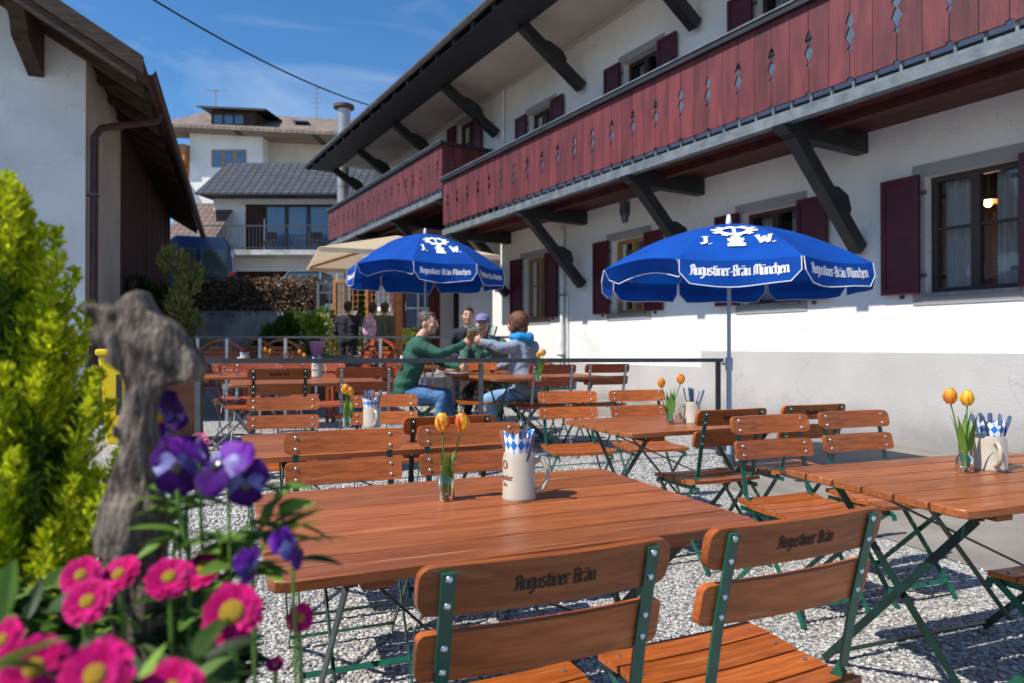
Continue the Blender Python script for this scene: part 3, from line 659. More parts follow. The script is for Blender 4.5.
x,y = on(538,381,T8); vase(x,y,T8,'vase on the table behind the railing near the woman'); tulip(x,y,T8+.012,(.005,0),.2,M['tulipy'],'left yellow tulip near the woman in the blue hood'); tulip(x+.01,y,T8+.012,(.03,0),.19,M['tulipy'],'right yellow tulip near the woman in the blue hood')
x,y = -3.05,8.5; vase(x,y,T9,'vase on the far left terrace table'); tulip(x,y,T9+.012,(-.02,0),.22,M['tulipo'],'left orange tulip on the far left table'); tulip(x+.01,y,T9+.012,(.03,0),.2,M['tulipy'],'right pale tulip on the far left table')
mug(-3.35,8.55,T9,'white mug with blue napkin on the far left table', .06,.17,pi); napkin(-3.35,8.55,T9+.16,'blue napkin in the far left mug',.05,.05); mug(-3.5,8.6,T9,'small white mug at the end of the far left table', .04,.12,0)
# ================================================================ MAIN BUILDING
def F(t, w, z): return V((4.61-.51*t-.86*w, 7.7+.86*t-.51*w, z))
bld = empty('main_building', (4.61,7.7,0), label='long white inn with burgundy shutters and two red balconies along the right side', cat='building')
def bb(mb, name, m, parent=bld, **k):
    o = mb.build(name, m, None, **k); o.parent = parent
    # keep world placement under the empty
    off = V((0,0,0)); q = parent
    while q is not None: off += V(q.location); q = q.parent
    for v in o.data.vertices: v.co -= off
    return o
def sub(name, parent, loc=(0,0,0)):
    o = bpy.data.objects.new(name, None); C.objects.link(o); o.parent = parent; return o
T0, TS, TE = -6.0, 9.27, 18.2
wins = []   # (t0,t1,z0,z1,kind,shL,shR)
for a in (-1.1, 1.45, 4.43, 7.48): wins.append((a, a+1.18, 1.66, 3.24))
ups = [(-4.9,3),( -1.9,3),(1.2,3),(4.1,3),(7.26,3)]
ups = [(a, a+1.18, 5.10, 6.37) for a,_ in ups]
lefts = [(10.75,11.95,5.75,7.08),(14.3,15.2,5.75,6.9)]
door_opening = (11.75,12.95,0.3,3.0)
holes = [(a+.13,b-.13,c+.13,d-.14) for a,b,c,d in wins+ups]+[(a+.1,b-.1,c+.1,d-.1) for a,b,c,d in lefts]+[door_opening]
ts = sorted({T0,TE}|{h[0] for h in holes}|{h[1] for h in holes}|set(range(-5,18))); zs = sorted({-.3,7.25}|{h[2] for h in holes}|{h[3] for h in holes})
mb = MB()
idx = {}
def vid(t,z):
    k = (t,z)
    if k not in idx: idx[k] = len(mb.v); mb.v.append(F(t,0,z))
    return idx[k]
for a,b in zip(ts,ts[1:]):
    for c,d in zip(zs,zs[1:]):
        tm, zm = (a+b)/2, (c+d)/2
        if any(h[0] < tm < h[1] and h[2] < zm < h[3] for h in holes): continue
        mb.f.append([vid(a,c),vid(b,c),vid(b,d),vid(a,d)]); mb.mi.append(0)
for h in holes:
    dp = -.24 if h is not door_opening else -.5
    for (p,q) in (((h[0],h[2]),(h[1],h[2])),((h[1],h[2]),(h[1],h[3])),((h[1],h[3]),(h[0],h[3])),((h[0],h[3]),(h[0],h[2]))):
        mb.quad(F(p[0],0,p[1]),F(q[0],0,q[1]),F(q[0],dp,q[1]),F(p[0],dp,p[1]))
mb.quad(F(TE,0,-.3),F(TE,-10,-.3),F(TE,-10,7.3),F(TE,0,7.3)); mb.quad(F(T0,0,-.3),F(T0,-10,-.3),F(T0,-10,7.3),F(T0,0,7.3))
wall = bb(mb, 'front_wall', M['plaster'])
mb = MB(); mb.fbox(F,T0,TE,-10,-1.6,-.3,7.2); bb(mb,'dark_room_block',M['dark'])  # solid block, darkness of the unlit rooms put into its colour
# plinth painted grey, slightly proud
mb = MB(); mb.fbox(F,T0,3.3,.0,.012,-.2,1.125); mb.fbox(F,3.302,11.7,.0,.010,-.2,.875); mb.fbox(F,12.97,TE,.0,.010,-.2,1.2); bb(mb,'plinth',M['plinth'])
# windows
def window(t0,t1,z0,z1,fm,sur=.13,sill=True,shutl=True,shutr=True,panes=2,cur=True):
    w = sub('window', bld)
    a,b,c,d = t0+sur,t1-sur,z0+sur,z1-sur-.01
    m = MB(); m.fbox(F,t0,a,.0,.012,z0,z1); m.fbox(F,b,t1,.0,.012,z0,z1); m.fbox(F,a,b,.0,.012,d,z1); m.fbox(F,a,b,.0,.012,z0,c); bb(m,'surround',M['surround'],w)
    w0,w1 = -.20,-.13; fw = .06
    m = MB(); m.fbox(F,a,a+fw,w0,w1,c,d); m.fbox(F,b-fw,b,w0,w1,c,d); m.fbox(F,a+fw,b-fw,w0,w1,c,c+fw); m.fbox(F,a+fw,b-fw,w0,w1,d-fw,d)
    tm = (a+b)/2; m.fbox(F,tm-.045,tm+.045,w0-.004,w1+.01,c+fw,d-fw)
    zm = c+(d-c)*.55
    for (p,q) in ((a+fw,tm-.045),(tm+.045,b-fw)): m.fbox(F,p,q,w0+.01,w1-.01,zm-.015,zm+.015)
    bb(m,'frame',fm,w)
    m = MB(); m.quad(F(a+fw,-.17,c+fw),F(b-fw,-.17,c+fw),F(b-fw,-.17,d-fw),F(a+fw,-.17,d-fw)); bb(m,'pane',M['glass'],w)
    m = MB(); m.fbox(F,a-.02,b+.02,-.13,.05,c-.035,c); bb(m,'sill',M['gutter'] if sill else fm,w)
    if cur:
        m = MB()
        for s in (0,1):
            n=12
            for k in range(n):
                u0,u1 = k/n,(k+1)/n; base = a+fw if s == 0 else b-fw; sg = 1 if s == 0 else -1; ww = (b-a)*.3
                m.quad(F(base+sg*ww*u0,-.33+.02*sin(k*1.8),c+.05),F(base+sg*ww*u1,-.33+.02*sin(k*1.8+1.8),c+.05),F(base+sg*ww*u1,-.33+.02*sin(k*1.8+1.8),d),F(base+sg*ww*u0,-.33+.02*sin(k*1.8),d))
        bb(m,'curtain',M['curtain'],w)
    for s,flag in ((0,shutl),(1,shutr)):
        if not flag: continue
        e = b+.0 if s == 0 else a   # larger t = left in the picture
        sw = .43; g0 = (b+.03, b+.03+sw) if s == 0 else (a-.03-sw, a-.03)
        z0s, z1s = c-.0, d+.02; W0,W1 = .045,.075
        m = MB(); m.fbox(F,g0[0],g0[1],W0,W1,z0s,z1s)
        st = .055
        for (p,q,r,u) in ((g0[0],g0[0]+st,z0s,z1s),(g0[1]-st,g0[1],z0s,z1s),(g0[0]+st,g0[1]-st,z1s-.06,z1s),(g0[0]+st,g0[1]-st,z0s,z0s+.07),(g0[0]+st,g0[1]-st,(z0s+z1s)/2-.03,(z0s+z1s)/2+.03)):
            m.fbox(F,p,q,W1,W1+.014,r,u)
        sh = bb(m,'shutter',M['shutter'],bld)
        for z in (z0s+.2,z1s-.2):
            tt = b if s == 0 else a; m = MB(); m.fbox(F,min(tt-.03,tt+.06),max(tt-.03,tt+.06),.02,.044,z-.02,z+.02); h = bb(m,'hinge',M['iron'],bld); h.parent = sh
        tt = (g0[0]+g0[1])/2; m = MB(); m.fbox(F,tt-.02,tt+.02,.012,.04,z0s-.05,z0s-.005)
        h = bb(m,'shutter_holder',M['iron'],bld); h.parent = sh
    return w
for i,(a,b,c,d) in enumerate(wins): window(a,b,c,d,M['frame_d'] if i < 1 else (M['frame_d'] if i == 1 else M['frame_y']),cur=True)
for a,b,c,d in ups: window(a,b,c,d,M['frame_d'])
for a,b,c,d in lefts: window(a,b,c,d,M['frame_d'],sur=.1,sill=False)
# inside the first window: hanging lamp, white lamp shade and a roller of slats
L_ = empty('hanging_lamp', F(-.35,-.75,2.84), label='small glowing lamp hanging behind the right hand window', cat='lamp')
m = MB(); m.lathe([(.20,0),(.04,.07),(.012,.12),(.012,.35)],20); m.build('shade', M['frame_y'], L_); m = MB(); m.ball((0,0,-.015),.04,10,8); m.build('bulb', emit('bulb_glow',(1,.50,.10),30), L_)
pl_ = bpy.data.lights.new('lamp_light','POINT'); pl_.energy = 6; pl_.color = (1,.6,.3); pl_.shadow_soft_size = .05; po = bpy.data.objects.new('lamp_light',pl_); C.objects.link(po); po.parent = L_; po.location = (0,0,-.09)
m = MB(); m.lathe([(.10,0),(.08,.17)],20,c=F(-.37,-.42,1.98)); m.build('table_lamp_shade', M['white'], label='white lamp shade standing on the inner sill of the right hand window', cat='lamp')
m = MB()
for k in range(18): m.fbox(F,-.86,-.55,-.45,-.43,1.84+k*.045,1.84+k*.045+.028)
m.fbox(F,-.86,-.84,-.429,-.41,1.82,2.66); m.fbox(F,-.57,-.55,-.429,-.41,1.82,2.66)
m.build('wicker_screen', M['frame_y'], label='slatted wicker screen behind the right hand window', cat='screen')
m = MB(); m.fbox(F,-1.6,.6,-1.55,-1.5,1.2,3.3); bb(m,'room_back_wall',M['barnwood'])
# soffit, purlin, roof
m = MB(); m.fbox(F,T0,TE,0,1.36,7.2,7.24); bb(m,'soffit',M['soffit'])
m = MB(); m.fbox(F,T0,TE+.3,1.36,1.56,7.03,7.26); bb(m,'purlin',M['darkwood'])
m = MB(); m.fbox(F,T0,TE+.3,1.56,2.12,7.19,7.23)
k = T0
while k < TE: m.fbox(F,k,k+.12,1.56,2.14,7.05,7.19); k += .8
m.fbox(F,T0,TE+.3,1.561,2.13,7.03,7.049); bb(m,'eave_rafters',M['darkwood'])
m = MB()
def rp(t,w): return F(t,w,7.26+(2.2-w)*math.tan(radians(27)))
m.add([rp(T0,2.2),rp(TE+.6,2.2),rp(TE+.6,-5),rp(T0,-5)],[(0,1,2,3)],[(0,0),(24,0),(24,8),(0,8)]); up = V((0,0,.09))
m.add([rp(T0,2.2)-up*.2,rp(TE+.6,2.2)-up*.2,rp(TE+.6,2.2),rp(T0,2.2)],[(0,1,2,3)],[(0,0),(24,0),(24,.1),(0,.1)])
m.quad(rp(TE+.6,2.2)-up,rp(TE+.6,-5)-up,rp(TE+.6,-5),rp(TE+.6,2.2))
m.add([rp(T0,-5),rp(TE+.6,-5),F(TE+.6,-12.2,7.26),F(T0,-12.2,7.26)],[(0,1,2,3)],[(0,0),(24,0),(24,8),(0,8)]); rf = bb(m,'roof',M['roofred'])
m = MB(); m.bar(rp(TE+.62,2.2)-up,rp(TE+.62,-5)-up,.05,.22); bb(m,'verge_board',M['darkwood'])
m = MB(); n = 8
for sgn in (1,):
    ring = [(2.21+.075*cos(a), 7.21+.075*sin(a)) for a in [pi+pi*i/n for i in range(n+1)]]+[(2.21+.065*cos(a), 7.212+.065*sin(a)) for a in [2*pi-pi*i/n for i in range(n+1)]]
    vs = [F(T0,w,z) for w,z in ring]+[F(TE+.6,w,z) for w,z in ring]; q = len(ring); m.add(vs,[(i,(i+1)%q,(i+1)%q+q,i+q) for i in range(q)]+[tuple(range(q)),tuple(range(2*q-1,q-1,-1))])
bb(m,'gutter',M['gutter'],smooth=40)
# balconies
def board_poly(t0,t1,z0,z1,flip):
    h = z1-z0
    prof = [(0,.022),(.02,.022),(.028,.0),(.30,.0),(.315,.016),(.335,.016),(.35,.003),(.40,.016),(.455,.038),(.52,.018),(.555,.004),(.575,.020),(.61,.034),(.64,.020),(.655,.020),(.68,.012),(.70,.0),(1,0)]
    e = [(f*h+z0, d*1.35) for f,d in prof]
    if not flip: return [(t0,z0)]+[(t1-.002-d,z) for z,d in e]+[(t0,z1)]
    return [(t1,z0),(t1,z1)]+[(t0+.002+d,z) for z,d in reversed(e)]
def balcony(t0,t1,zb,zt,name,label,wo=1.5,end_low=False,end_high=False):
    b = sub(name, bld); b['label'] = label
    m = MB(); n = round((t1-t0)/.239); n += n % 2; s = (t1-t0)/n
    for k in range(n):
        p = board_poly(t0+k*s+.003,t0+(k+1)*s-(.003 if k % 2 else .0),zb,zt,k % 2 == 1)
        vs = [F(t,wo,z) for t,z in p]+[F(t,wo-.024,z) for t,z in p]; q = len(p)
        m.add(vs,[tuple(range(q)),tuple(range(2*q-1,q-1,-1))]+[(i,(i+1)%q,(i+1)%q+q,i+q) for i in range(q)])
    bb(m,'front_boards',M['redboard'],b)
    m = MB(); n = 6; s = wo/n
    for te,fl in ((t0,end_low),(t1,end_high)):
        if not fl: continue
        for k in range(n):
            p = board_poly(.0+k*s+.003,(k+1)*s-.003-(.0),zb,zt,k % 2 == 1); p = [(x,z) for x,z in p if True]
            vs = [F(te,min(x,wo-.03),z) for x,z in p]+[F(te+.024,min(x,wo-.03),z) for x,z in p]; q = len(p)
            m.add(vs,[tuple(range(q)),tuple(range(2*q-1,q-1,-1))]+[(i,(i+1)%q,(i+1)%q+q,i+q) for i in range(q)])
    bb(m,'end_boards',M['redboard'],b)
    m = MB(); m.fbox(F,t0-.04,t1+.04,wo-.10,wo+.06,zt+.002,zt+.07)
    for te,fl in ((t0,end_low),(t1,end_high)):
        if fl: m.fbox(F,te-.04,te+.08,.0,wo-.10,zt+.002,zt+.07)
    bb(m,'handrail',M['darkwood'],b)
    m = MB(); m.fbox(F,t0-.05,t1+.05,wo-.06,wo+.075,zt+.072,zt+.09); bb(m,'rail_cap',M['greybeam'],b)
    m = MB(); m.fbox(F,t0,t1,wo-.09,wo+.02,zb-.225,zb-.10); 
    k = t0+.12
    while k < t1: m.fbox(F,k-.012,k+.012,wo-.06,wo-.03,zb-.098,zb+.1); k += .239
    bb(m,'outer_beam',M['greybeam'],b)
    m = MB(); m.fbox(F,t0,t1,wo-.12,wo-.095,zb-.10,zb-.02); m.fbox(F,t0,t1,wo-.075,wo-.05,zb+.06,zb+.12); m.fbox(F,t0,t1,wo-.075,wo-.05,zt-.14,zt-.08); bb(m,'inner_rails',M['darkwood'],b)
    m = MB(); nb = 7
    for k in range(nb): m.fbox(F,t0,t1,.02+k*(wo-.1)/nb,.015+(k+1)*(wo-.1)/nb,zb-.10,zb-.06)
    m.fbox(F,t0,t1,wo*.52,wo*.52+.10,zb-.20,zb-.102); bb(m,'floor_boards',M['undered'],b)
    return b
balcony(T0,9.5,3.87,4.83,'balcony','long near balcony with cut out red boards')
balcony(9.56,18.6,4.72,5.68,'balcony','shorter higher far balcony with cut out red boards',end_low=True)
# brackets under balconies and braces under the eaves
def bracket(t, zt, w=.16, deep=1.60, zw=None):
    b = sub('bracket', bld); m = MB(); h = .24
    m.fbox(F,t-w/2,t+w/2,0,1.40,zt-h,zt); q = zt-.13
    m.add([F(tt,ww,zz) for tt in (t-w/2,t+w/2) for ww,zz in ((1.402,q),(1.555,q),(1.545,q-.02),(1.47,q-.08),(1.402,q-.09))],[(0,1,2,3,4),(9,8,7,6,5)]+[(i,(i+1)%5,(i+1)%5+5,i+5) for i in range(5)])
    m2 = MB(); zb = zw or zt-1.5
    m2.bar(F(t,1.30,zt-h+.05),F(t,.07,zb+.1),.15,.17,up=(0,0,1))
    m2.add([F(tt,ww,zz) for tt in (t-.062,t+.062) for ww,zz in ((.50,zb+.42),(.38,zb+.42),(.30,zb+.55),(.36,zb+.72),(.55,zb+.80),(.66,zb+.80))],[(0,1,2,3,4,5),(11,10,9,8,7,6)]+[(i,(i+1)%6,(i+1)%6+6,i+6) for i in range(6)])
    bb(m,'cross_beam',M['darkwood'],b); bb(m2,'brace',M['darkwood'],b,bevel=0.01)
for t in (-2.1,.69,3.31,6.29,9.15): bracket(t,3.765)
for t in (9.75,12.7,15.6,18.2): bracket(t,4.615)
for t in (-2.2,.7,3.35,6.3,9.65,12.7,15.6,18.15):
    b = sub('eave_brace', bld); m = MB(); m.bar(F(t,1.42,7.04),F(t,.07,6.16),.17,.20); 
    m.add([F(tt,ww,zz) for tt in (t-.07,t+.07) for ww,zz in ((.70,6.42),(.56,6.42),(.45,6.60),(.55,6.74),(.82,6.86),(.95,6.86))],[(0,1,2,3,4,5),(11,10,9,8,7,6)]+[(i,(i+1)%6,(i+1)%6+6,i+6) for i in range(6)])
    bb(m,'timber',M['darkwood'],b,bevel=0.01)
m = MB(); m.fbox(F,T0,TE,.0,.02,7.1,7.198); bb(m,'eave_moulding',M['soffit'])
# downpipe & wall lamp
m = MB(); m.tube([F(6.96,.07,.35),F(6.96,.07,3.62)],.045,10); m.tube([F(6.82,.05,.35),F(6.82,.05,2.2)],.02,8); bb(m,'downpipe',M['white'],smooth=True)
m = MB()
for z in (1.0,2.2,3.1): m.fbox(F,6.86,7.06,.0,.12,z,z+.035)
bb(m,'pipe_clamps',M['gutter'])
m = MB(); m.tube([F(9.35,.05,4.95),F(9.35,.05,7.1)],.04,8); bb(m,'downpipe',M['white'],smooth=True)
m = MB(); m.fbox(F,4.15,4.27,.7,.82,3.30,3.52); m.lathe([(.05,-.12),(.07,0),(.03,.05)],12,c=F(4.21,.76,3.3)); bb(m,'floodlight',M['iron'])
# doorway and its door shade, painted as a dark sheet, small tiled porch roof
m = MB(); m.fbox(F,11.8,12.9,-.45,-.40,.3,2.9); bb(m,'door_opening',M['dark'])
m = MB(); m.add([F(10.0,1.5,3.62),F(13.8,1.5,3.62),F(13.8,.0,4.2),F(10.0,.0,4.2)],[(0,1,2,3)],[(0,0),(5,0),(5,2),(0,2)]); m.add([F(10.0,1.5,3.56),F(13.8,1.5,3.56),F(13.8,.0,4.14),F(10.0,.0,4.14)],[(3,2,1,0)],[(0,0),(5,0),(5,2),(0,2)]); bb(m,'porch_roof',M['rooftan'])
m = MB(); m.bar(F(9.98,1.5,3.6),F(9.98,0,4.18),.06,.12); m.fbox(F,10.0,13.8,1.42,1.52,3.45,3.57); bb(m,'porch_trim',M['gutter'])
# oxblood booth beside the door
bo = sub('timber_booth', bld)
m = MB()
x = 13.0
m.fbox(F,13.0,15.6,1.25,1.30,.2,1.55); m.fbox(F,13.0,15.6,1.25,1.30,2.95,3.5); m.fbox(F,13.0,13.25,1.25,1.30,1.55,2.95); m.fbox(F,15.2,15.6,1.25,1.30,1.55,2.95)
m.fbox(F,12.95,13.0,.02,1.30,.2,1.65); m.fbox(F,12.95,13.0,.02,.32,1.65,3.5); m.fbox(F,12.95,13.0,1.0,1.30,1.65,3.5); m.fbox(F,12.95,13.0,.32,1.0,2.9,3.5); bb(m,'boards',M['redboard'],bo)
m = MB(); m.fbox(F,12.90,13.02,.02,.14,.2,3.5); m.fbox(F,12.90,13.02,1.2,1.34,.2,3.5); bb(m,'posts',M['redboard'],bo)
m = MB(); m.fbox(F,12.97,12.99,.34,.98,1.67,2.88); bb(m,'glass',M['skyglass'],bo)
m = MB(); m.fbox(F,12.93,12.97,.32,1.0,2.2,2.25); m.fbox(F,12.93,12.97,.62,.67,1.65,2.9); bb(m,'bars',M['print'],bo)
m = MB(); m.fbox(F,12.55,12.93,.2,1.1,1.45,1.52); bb(m,'counter_shelf',M['iron'],bo)
# clutter at the foot of the booth
pot_i = 0
def pot(x,y,z,r,h,m_,label,cat='flower pot'):
    mb = MB(); mb.lathe([(r*.7,0),(r,h*.85),(r*1.08,h*.86),(r*1.08,h),(r*.9,h),(r*.85,h*.9)],16); o = mb.build('flower_pot', m_, smooth=40, label=label, cat=cat, group='flower pots'); o.location=(x,y,z); return o
# ================================================================ SOLID GROUND
def sheet(name, m, rows, xf0, xf1, nx, gf, z, **k):
    mb = MB(); 
    for j,y in enumerate(rows):
        for i in range(nx+1):
            x = xf0(y)+(xf1(y)-xf0(y))*i/nx; mb.v.append(V((x,y,gf(x,y)+z)))
    for j in range(len(rows)-1):
        for i in range(nx): mb.f.append([j*(nx+1)+i,j*(nx+1)+i+1,(j+1)*(nx+1)+i+1,(j+1)*(nx+1)+i]); mb.mi.append(0)
    return mb.build(name, m, smooth=True, kind='structure', **k)
def Gfar(x,y):
    g = G0(x,y)
    return g
rows = [-60,-20,-5,0,3]+[5+i*.5 for i in range(10)]+[10+i for i in range(10)]+[24,40,90,400,1500]
sheet('gravel_ground', M['gravel'], rows, lambda y:-600 if y>60 or y<-10 else -60, lambda y:600 if y > 60 or y<-10 else 60, 60, Gfar, 0.0)
# terrace slab
mb = MB(); TL = lambda x: 6.5+(x-2.0)*math.tan(TA)
poly = [(2.12,TL(2.12)),(2.12,10.3),(-7.5,10.3),(-7.5,TL(-7.5))]
top = [(x,y,.17) for x,y in poly]; o1 = [(2.32,TL(2.12)-.35,-.02),(2.5,10.3,-.1),(-7.5,10.3,-.1),(-7.5,TL(-7.5)-.45,-.02)]
mb.add(top+o1,[(0,1,2,3),(0,3,7,4),(1,0,4,5),(2,1,5,6),(3,2,6,7)]); mb.build('gravel_terrace', M['gravel'], kind='structure')
AB = lambda y: 2.45-(y-3.85)*.32
sheet('asphalt_strip', M['asphalt'], [-2+.6*i for i in range(36)], AB, lambda y: max(AB(y)+.5, 4.61-(y-7.7)*.593+.25 if y > -1 else 9), 8, G0, 0.006)
# iron railing along the terrace
rail = empty('iron_railing', (2.0,6.55,0), label='thin black iron railing running across the terrace in front of the guests', cat='railing')
def rpart(name, mb):
    o = mb.build(name, M['iron'], rail)
    for v in o.data.vertices: v.co -= V((2.0,6.55,0))
def RL(x): return 6.5+(x-2.0)*math.tan(TA)-.0
mb = MB(); mb.bar((2.0,RL(2.0),1.065),(-2.35,RL(-2.35),1.10),.04,.035); rpart('top_rail', mb)
for px in (718,481,199):
    # post column: solve along rail
    a = (px-512)/FPX; x = a*(6.5-2.0*math.tan(TA))/(1-a*math.tan(TA)); mb = MB(); mb.box((x-.02,RL(x)-.02,-.1),(x+.02,RL(x)+.02,1.06)); rpart('post', mb)
def rail2(name,x0,x1,y,z,posts,label):
    r = empty(name,(x0,y,0),label=label,cat='railing'); mb = MB(); mb.box((0,-.018,z-.03),(x1-x0,.018,z)); mb.build('top_rail',M['iron'] if True else 0,r)
    for p in posts: mb = MB(); mb.box((p-x0-.018,-.018,G(p,y)),(p-x0+.018,.018,z-.03)); mb.build('post',M['steel'],r)
rail2('iron_railing',-4.35,.15,9.35,1.335,[-4.3,-3.9,-3.45,-3.1,-1.8,.1],'second railing farther back on the left terrace before the arched chairs')
# pebbles lying loose on the nearest gravel
def pebbles():
    base = []
    for q in range(8):
        bm = bmesh.new(); bmesh.ops.create_icosphere(bm, subdivisions=1, radius=1)
        s = V((random.uniform(.8,1.3),random.uniform(.7,1.0),random.uniform(.45,.7)))
        for v in bm.verts: v.co = V((v.co.x*s.x,v.co.y*s.y,v.co.z*s.z))*random.uniform(.8,1.15)
        base.append(([v.co.copy() for v in bm.verts],[[v.index for v in f.verts] for f in bm.faces])); bm.free()
    vs, fs = [], []; n = 0
    while n < 17000:
        y = .9+4.6*random.random()**1.25; x = random.uniform(-.62*y-.1,.80*y+.1)
        if onterrace(x,y) or x > AB(y)-.02+random.uniform(-.08,.05): continue
        n += 1; r = random.uniform(.0055,.0125); a = random.uniform(0,6.28); ca,sa = cos(a),sin(a); bv,bf = base[n%8]; o = len(vs); z = G0(x,y)+r*.25; tl = random.uniform(-.4,.4)
        for v in bv: vs.append((x+r*(v.x*ca-v.y*sa), y+r*(v.x*sa+v.y*ca), z+r*(v.z+tl*v.x)))
        fs += [[i+o for i in f] for f in bf]
    me = bpy.data.meshes.new('loose_pebbles'); me.from_pydata(vs,[],fs); me.materials.append(M['pebble2']); me.polygons.foreach_set('use_smooth',[True]*len(me.polygons)); me.update()
    o = bpy.data.objects.new('loose_pebbles',me); C.objects.link(o); o['kind'] = 'stuff'; o['label'] = 'loose light grey pebbles of the gravel under the tables'
M['pebble2'] = mat('gravel_stones', (0.45,0.425,0.395), 0.85, (0.35,0.33,0.305), 30, island=0.42)
pebbles()
# ================================================================ UMBRELLAS
def umbrella(px, Y, R, zt, rise, val, rot, label, mainm=M['blue'], printed=True, tops=0.0):
    x = (px-512)/FPX*Y; g = G(x,Y); root = empty('parasol',(x,Y,g)); H = zt-g; n = 8; hr = H-rise
    def cn(k): a = rot+2*pi*k/n; return V((cos(a),sin(a),0))
    def surf(k, s, r):  # s across a panel 0..1, r 0..1 outwards
        e = cn(k).lerp(cn(k+1), s); sag = .035*sin(pi*s)*r; arch = 1-(r**1.75)
        return e*R*r*(1-.03*sin(pi*s)*r)+V((0,0,hr+rise*arch-sag*.6*r))
    cp = sub('canopy', root); mb = MB(); nr, ns = 9, 8
    flip = {5} if printed else set()
    for k in range(n):
        o = len(mb.v)
        for i in range(nr+1):
            for j in range(ns+1):
                p = surf(k, j/ns, i/nr)
                if k in lifted: p += V((0,0,.07*sin(pi*j/ns)*(i/nr)**3))
                mb.v.append(p)
        for i in range(nr):
            for j in range(ns): mb.f.append([o+i*(ns+1)+j,o+i*(ns+1)+j+1,o+(i+1)*(ns+1)+j+1,o+(i+1)*(ns+1)+j]); mb.mi.append(0)
    for q in range(len(mb.v)):
        p = mb.v[q]; rr = sqrt(p.x*p.x+p.y*p.y)/R; mb.v[q] = p+V((0,0,noise.noise(V((p.x*3.5,p.y*3.5,7)))*.022*rr*(1-rr)*2+noise.noise(V((p.x*9,p.y*9,3)))*.008*rr*(1-rr)*2))
    mb.build('cloth', mainm, root, smooth=30); 
    def vpos(k, s, v):
        e = cn(k).lerp(cn(k+1), s); top = surf(k,s,1)+V((0,0,.07*sin(pi*s) if k in lifted else 0))
        out = (cn(k)+cn(k+1)).normalized()
        if k in lifted: return top-out*v*.5*min(1,1)+V((0,0,-v*.86))*(1-.75*sin(pi*s)*.5)
        fl = .10+.10*sin(2.2*s+k*2.1)+.07*sin(9*s+k*1.3)*v/val
        return top+out*(fl*v)+V((0,0,-v))
    mb = MB(); pm = MB()
    for k in range(n):
        o = len(mb.v); ns2, nv = 12, 4; edge = []
        for j in range(ns2+1):
            s = j/ns2; c = min(s,1-s); vv = val*(1-.45*max(0,1-c/.10)**2)*(1+.05*sin(7*s+k))
            for i in range(nv+1): mb.v.append(vpos(k,.012+s*.976,vv*i/nv))
            edge.append(vpos(k,.012+s*.976,vv+.001))
        for j in range(ns2):
            for i in range(nv): mb.f.append([o+j*(nv+1)+i,o+(j+1)*(nv+1)+i,o+(j+1)*(nv+1)+i+1,o+j*(nv+1)+i+1]); mb.mi.append(0)
        pm.tube([vpos(k,.012,0)]+edge+[vpos(k,.988,0)],.0042,5)
    mb.build('valance', mainm, root, smooth=30)
    if printed: pm.build('white_piping', M['print'], root)
    mb = MB(); mb.tube([(0,0,.02),(0,0,H*.45)],.024,12); mb.tube([(0,0,H*.45),(0,0,H+.02)],.018,12); mb.build('pole', M['pole'], root, smooth=60)
    mb = MB(); mb.tube([(0,0,H*.42),(0,0,H*.47)],.034,12); mb.tube([(0,0,H*.445),(-.07,-.02,H*.445)],.012,8); mb.build('clamp', M['pole'], root, smooth=60)
    for k in range(n):
        mb = MB(); pts = [surf(k,0,r/6)-V((0,0,.015)) for r in range(7)]; mb.tube(pts,.006,6); mb.build('rib', M['steel'], root)
        mb = MB(); mb.tube([(0,0,hr-.02),surf(k,0,.55)-V((0,0,.02))],.005,6); mb.build('strut', M['steel'], root)
    mb = MB(); mb.lathe([(.02,0),(.028,.03),(.016,.09),(.004,.10)],12,c=(0,0,H+.0)); mb.build('finial', M['print'], root, smooth=True)
    mb = MB(); mb.lathe([(.24,0),(.24,.05),(.20,.08),(.06,.09),(.05,.2),(.035,.2)],24); mb.build('base', M['iron'], root, smooth=50)
    if printed:
        t = MB()
        for k in range(0,n):
            if k in lifted: continue
            out = (cn(k)+cn(k+1)).normalized(); wd = 2*R*sin(pi/n)
            # glyph u grows to the reader's right, seen from outside
            def f(u,v,k=k,out=out):
                s = .5+u/wd*1.0; return vpos(k,s,val*.60-v)+out*.004
            text(t,'Augustiner-Bräu München',wd*.80/textwidth('Augustiner-Bräu München'),f,.12)
            if k % 2 == par:
                def g2(u,v,k=k,out=out):
                    r = .80-v/R/.92; e_s = .5+u/(wd*r+.001); p = surf(k,e_s,r); return p+out*.004+V((0,0,.011))
                sz = R*.085
                text(t,'J.',sz,lambda u,v: g2(u-R*.19,v),.15); text(t,'W.',sz,lambda u,v: g2(u+R*.20,v),.15)
                cy = R*.235
                for q in range(20):      # roundel ring with rays, staff below
                    a,b = 2*pi*q/20, 2*pi*(q+1)/20; rr = R*.115; r2 = rr*.62; ex = 1.15
                    ro = rr*(1.22 if q % 2 else 1.0)
                    t.add([g2(ex*ro*cos(a),cy+ro*.8*sin(a)),g2(ex*ro*cos(b),cy+ro*.8*sin(b)),g2(ex*r2*cos(b),cy+r2*.8*sin(b)),g2(ex*r2*cos(a),cy+r2*.8*sin(a))],[(0,1,2,3)])
                for (a0,a1,b0,b1) in [(-.012,.012,.12+.035*q,.155+.035*q) for q in range(6)]+[(-.05,.05,.17,.195),(-.045,.045,.04,.075),(-.055,.055,.075,.115),(-.03,.03,.115,.15),(-.06,.06,.0,.04)]:
                    a0,a1,b0,b1 = a0*R,a1*R,b0*R,b1*R
                    t.add([g2(a0,b0-R*.03),g2(a1,b0-R*.03),g2(a1,b1-R*.03),g2(a0,b1-R*.03)],[(0,1,2,3)])
        t.build('lettering', M['print'], root)
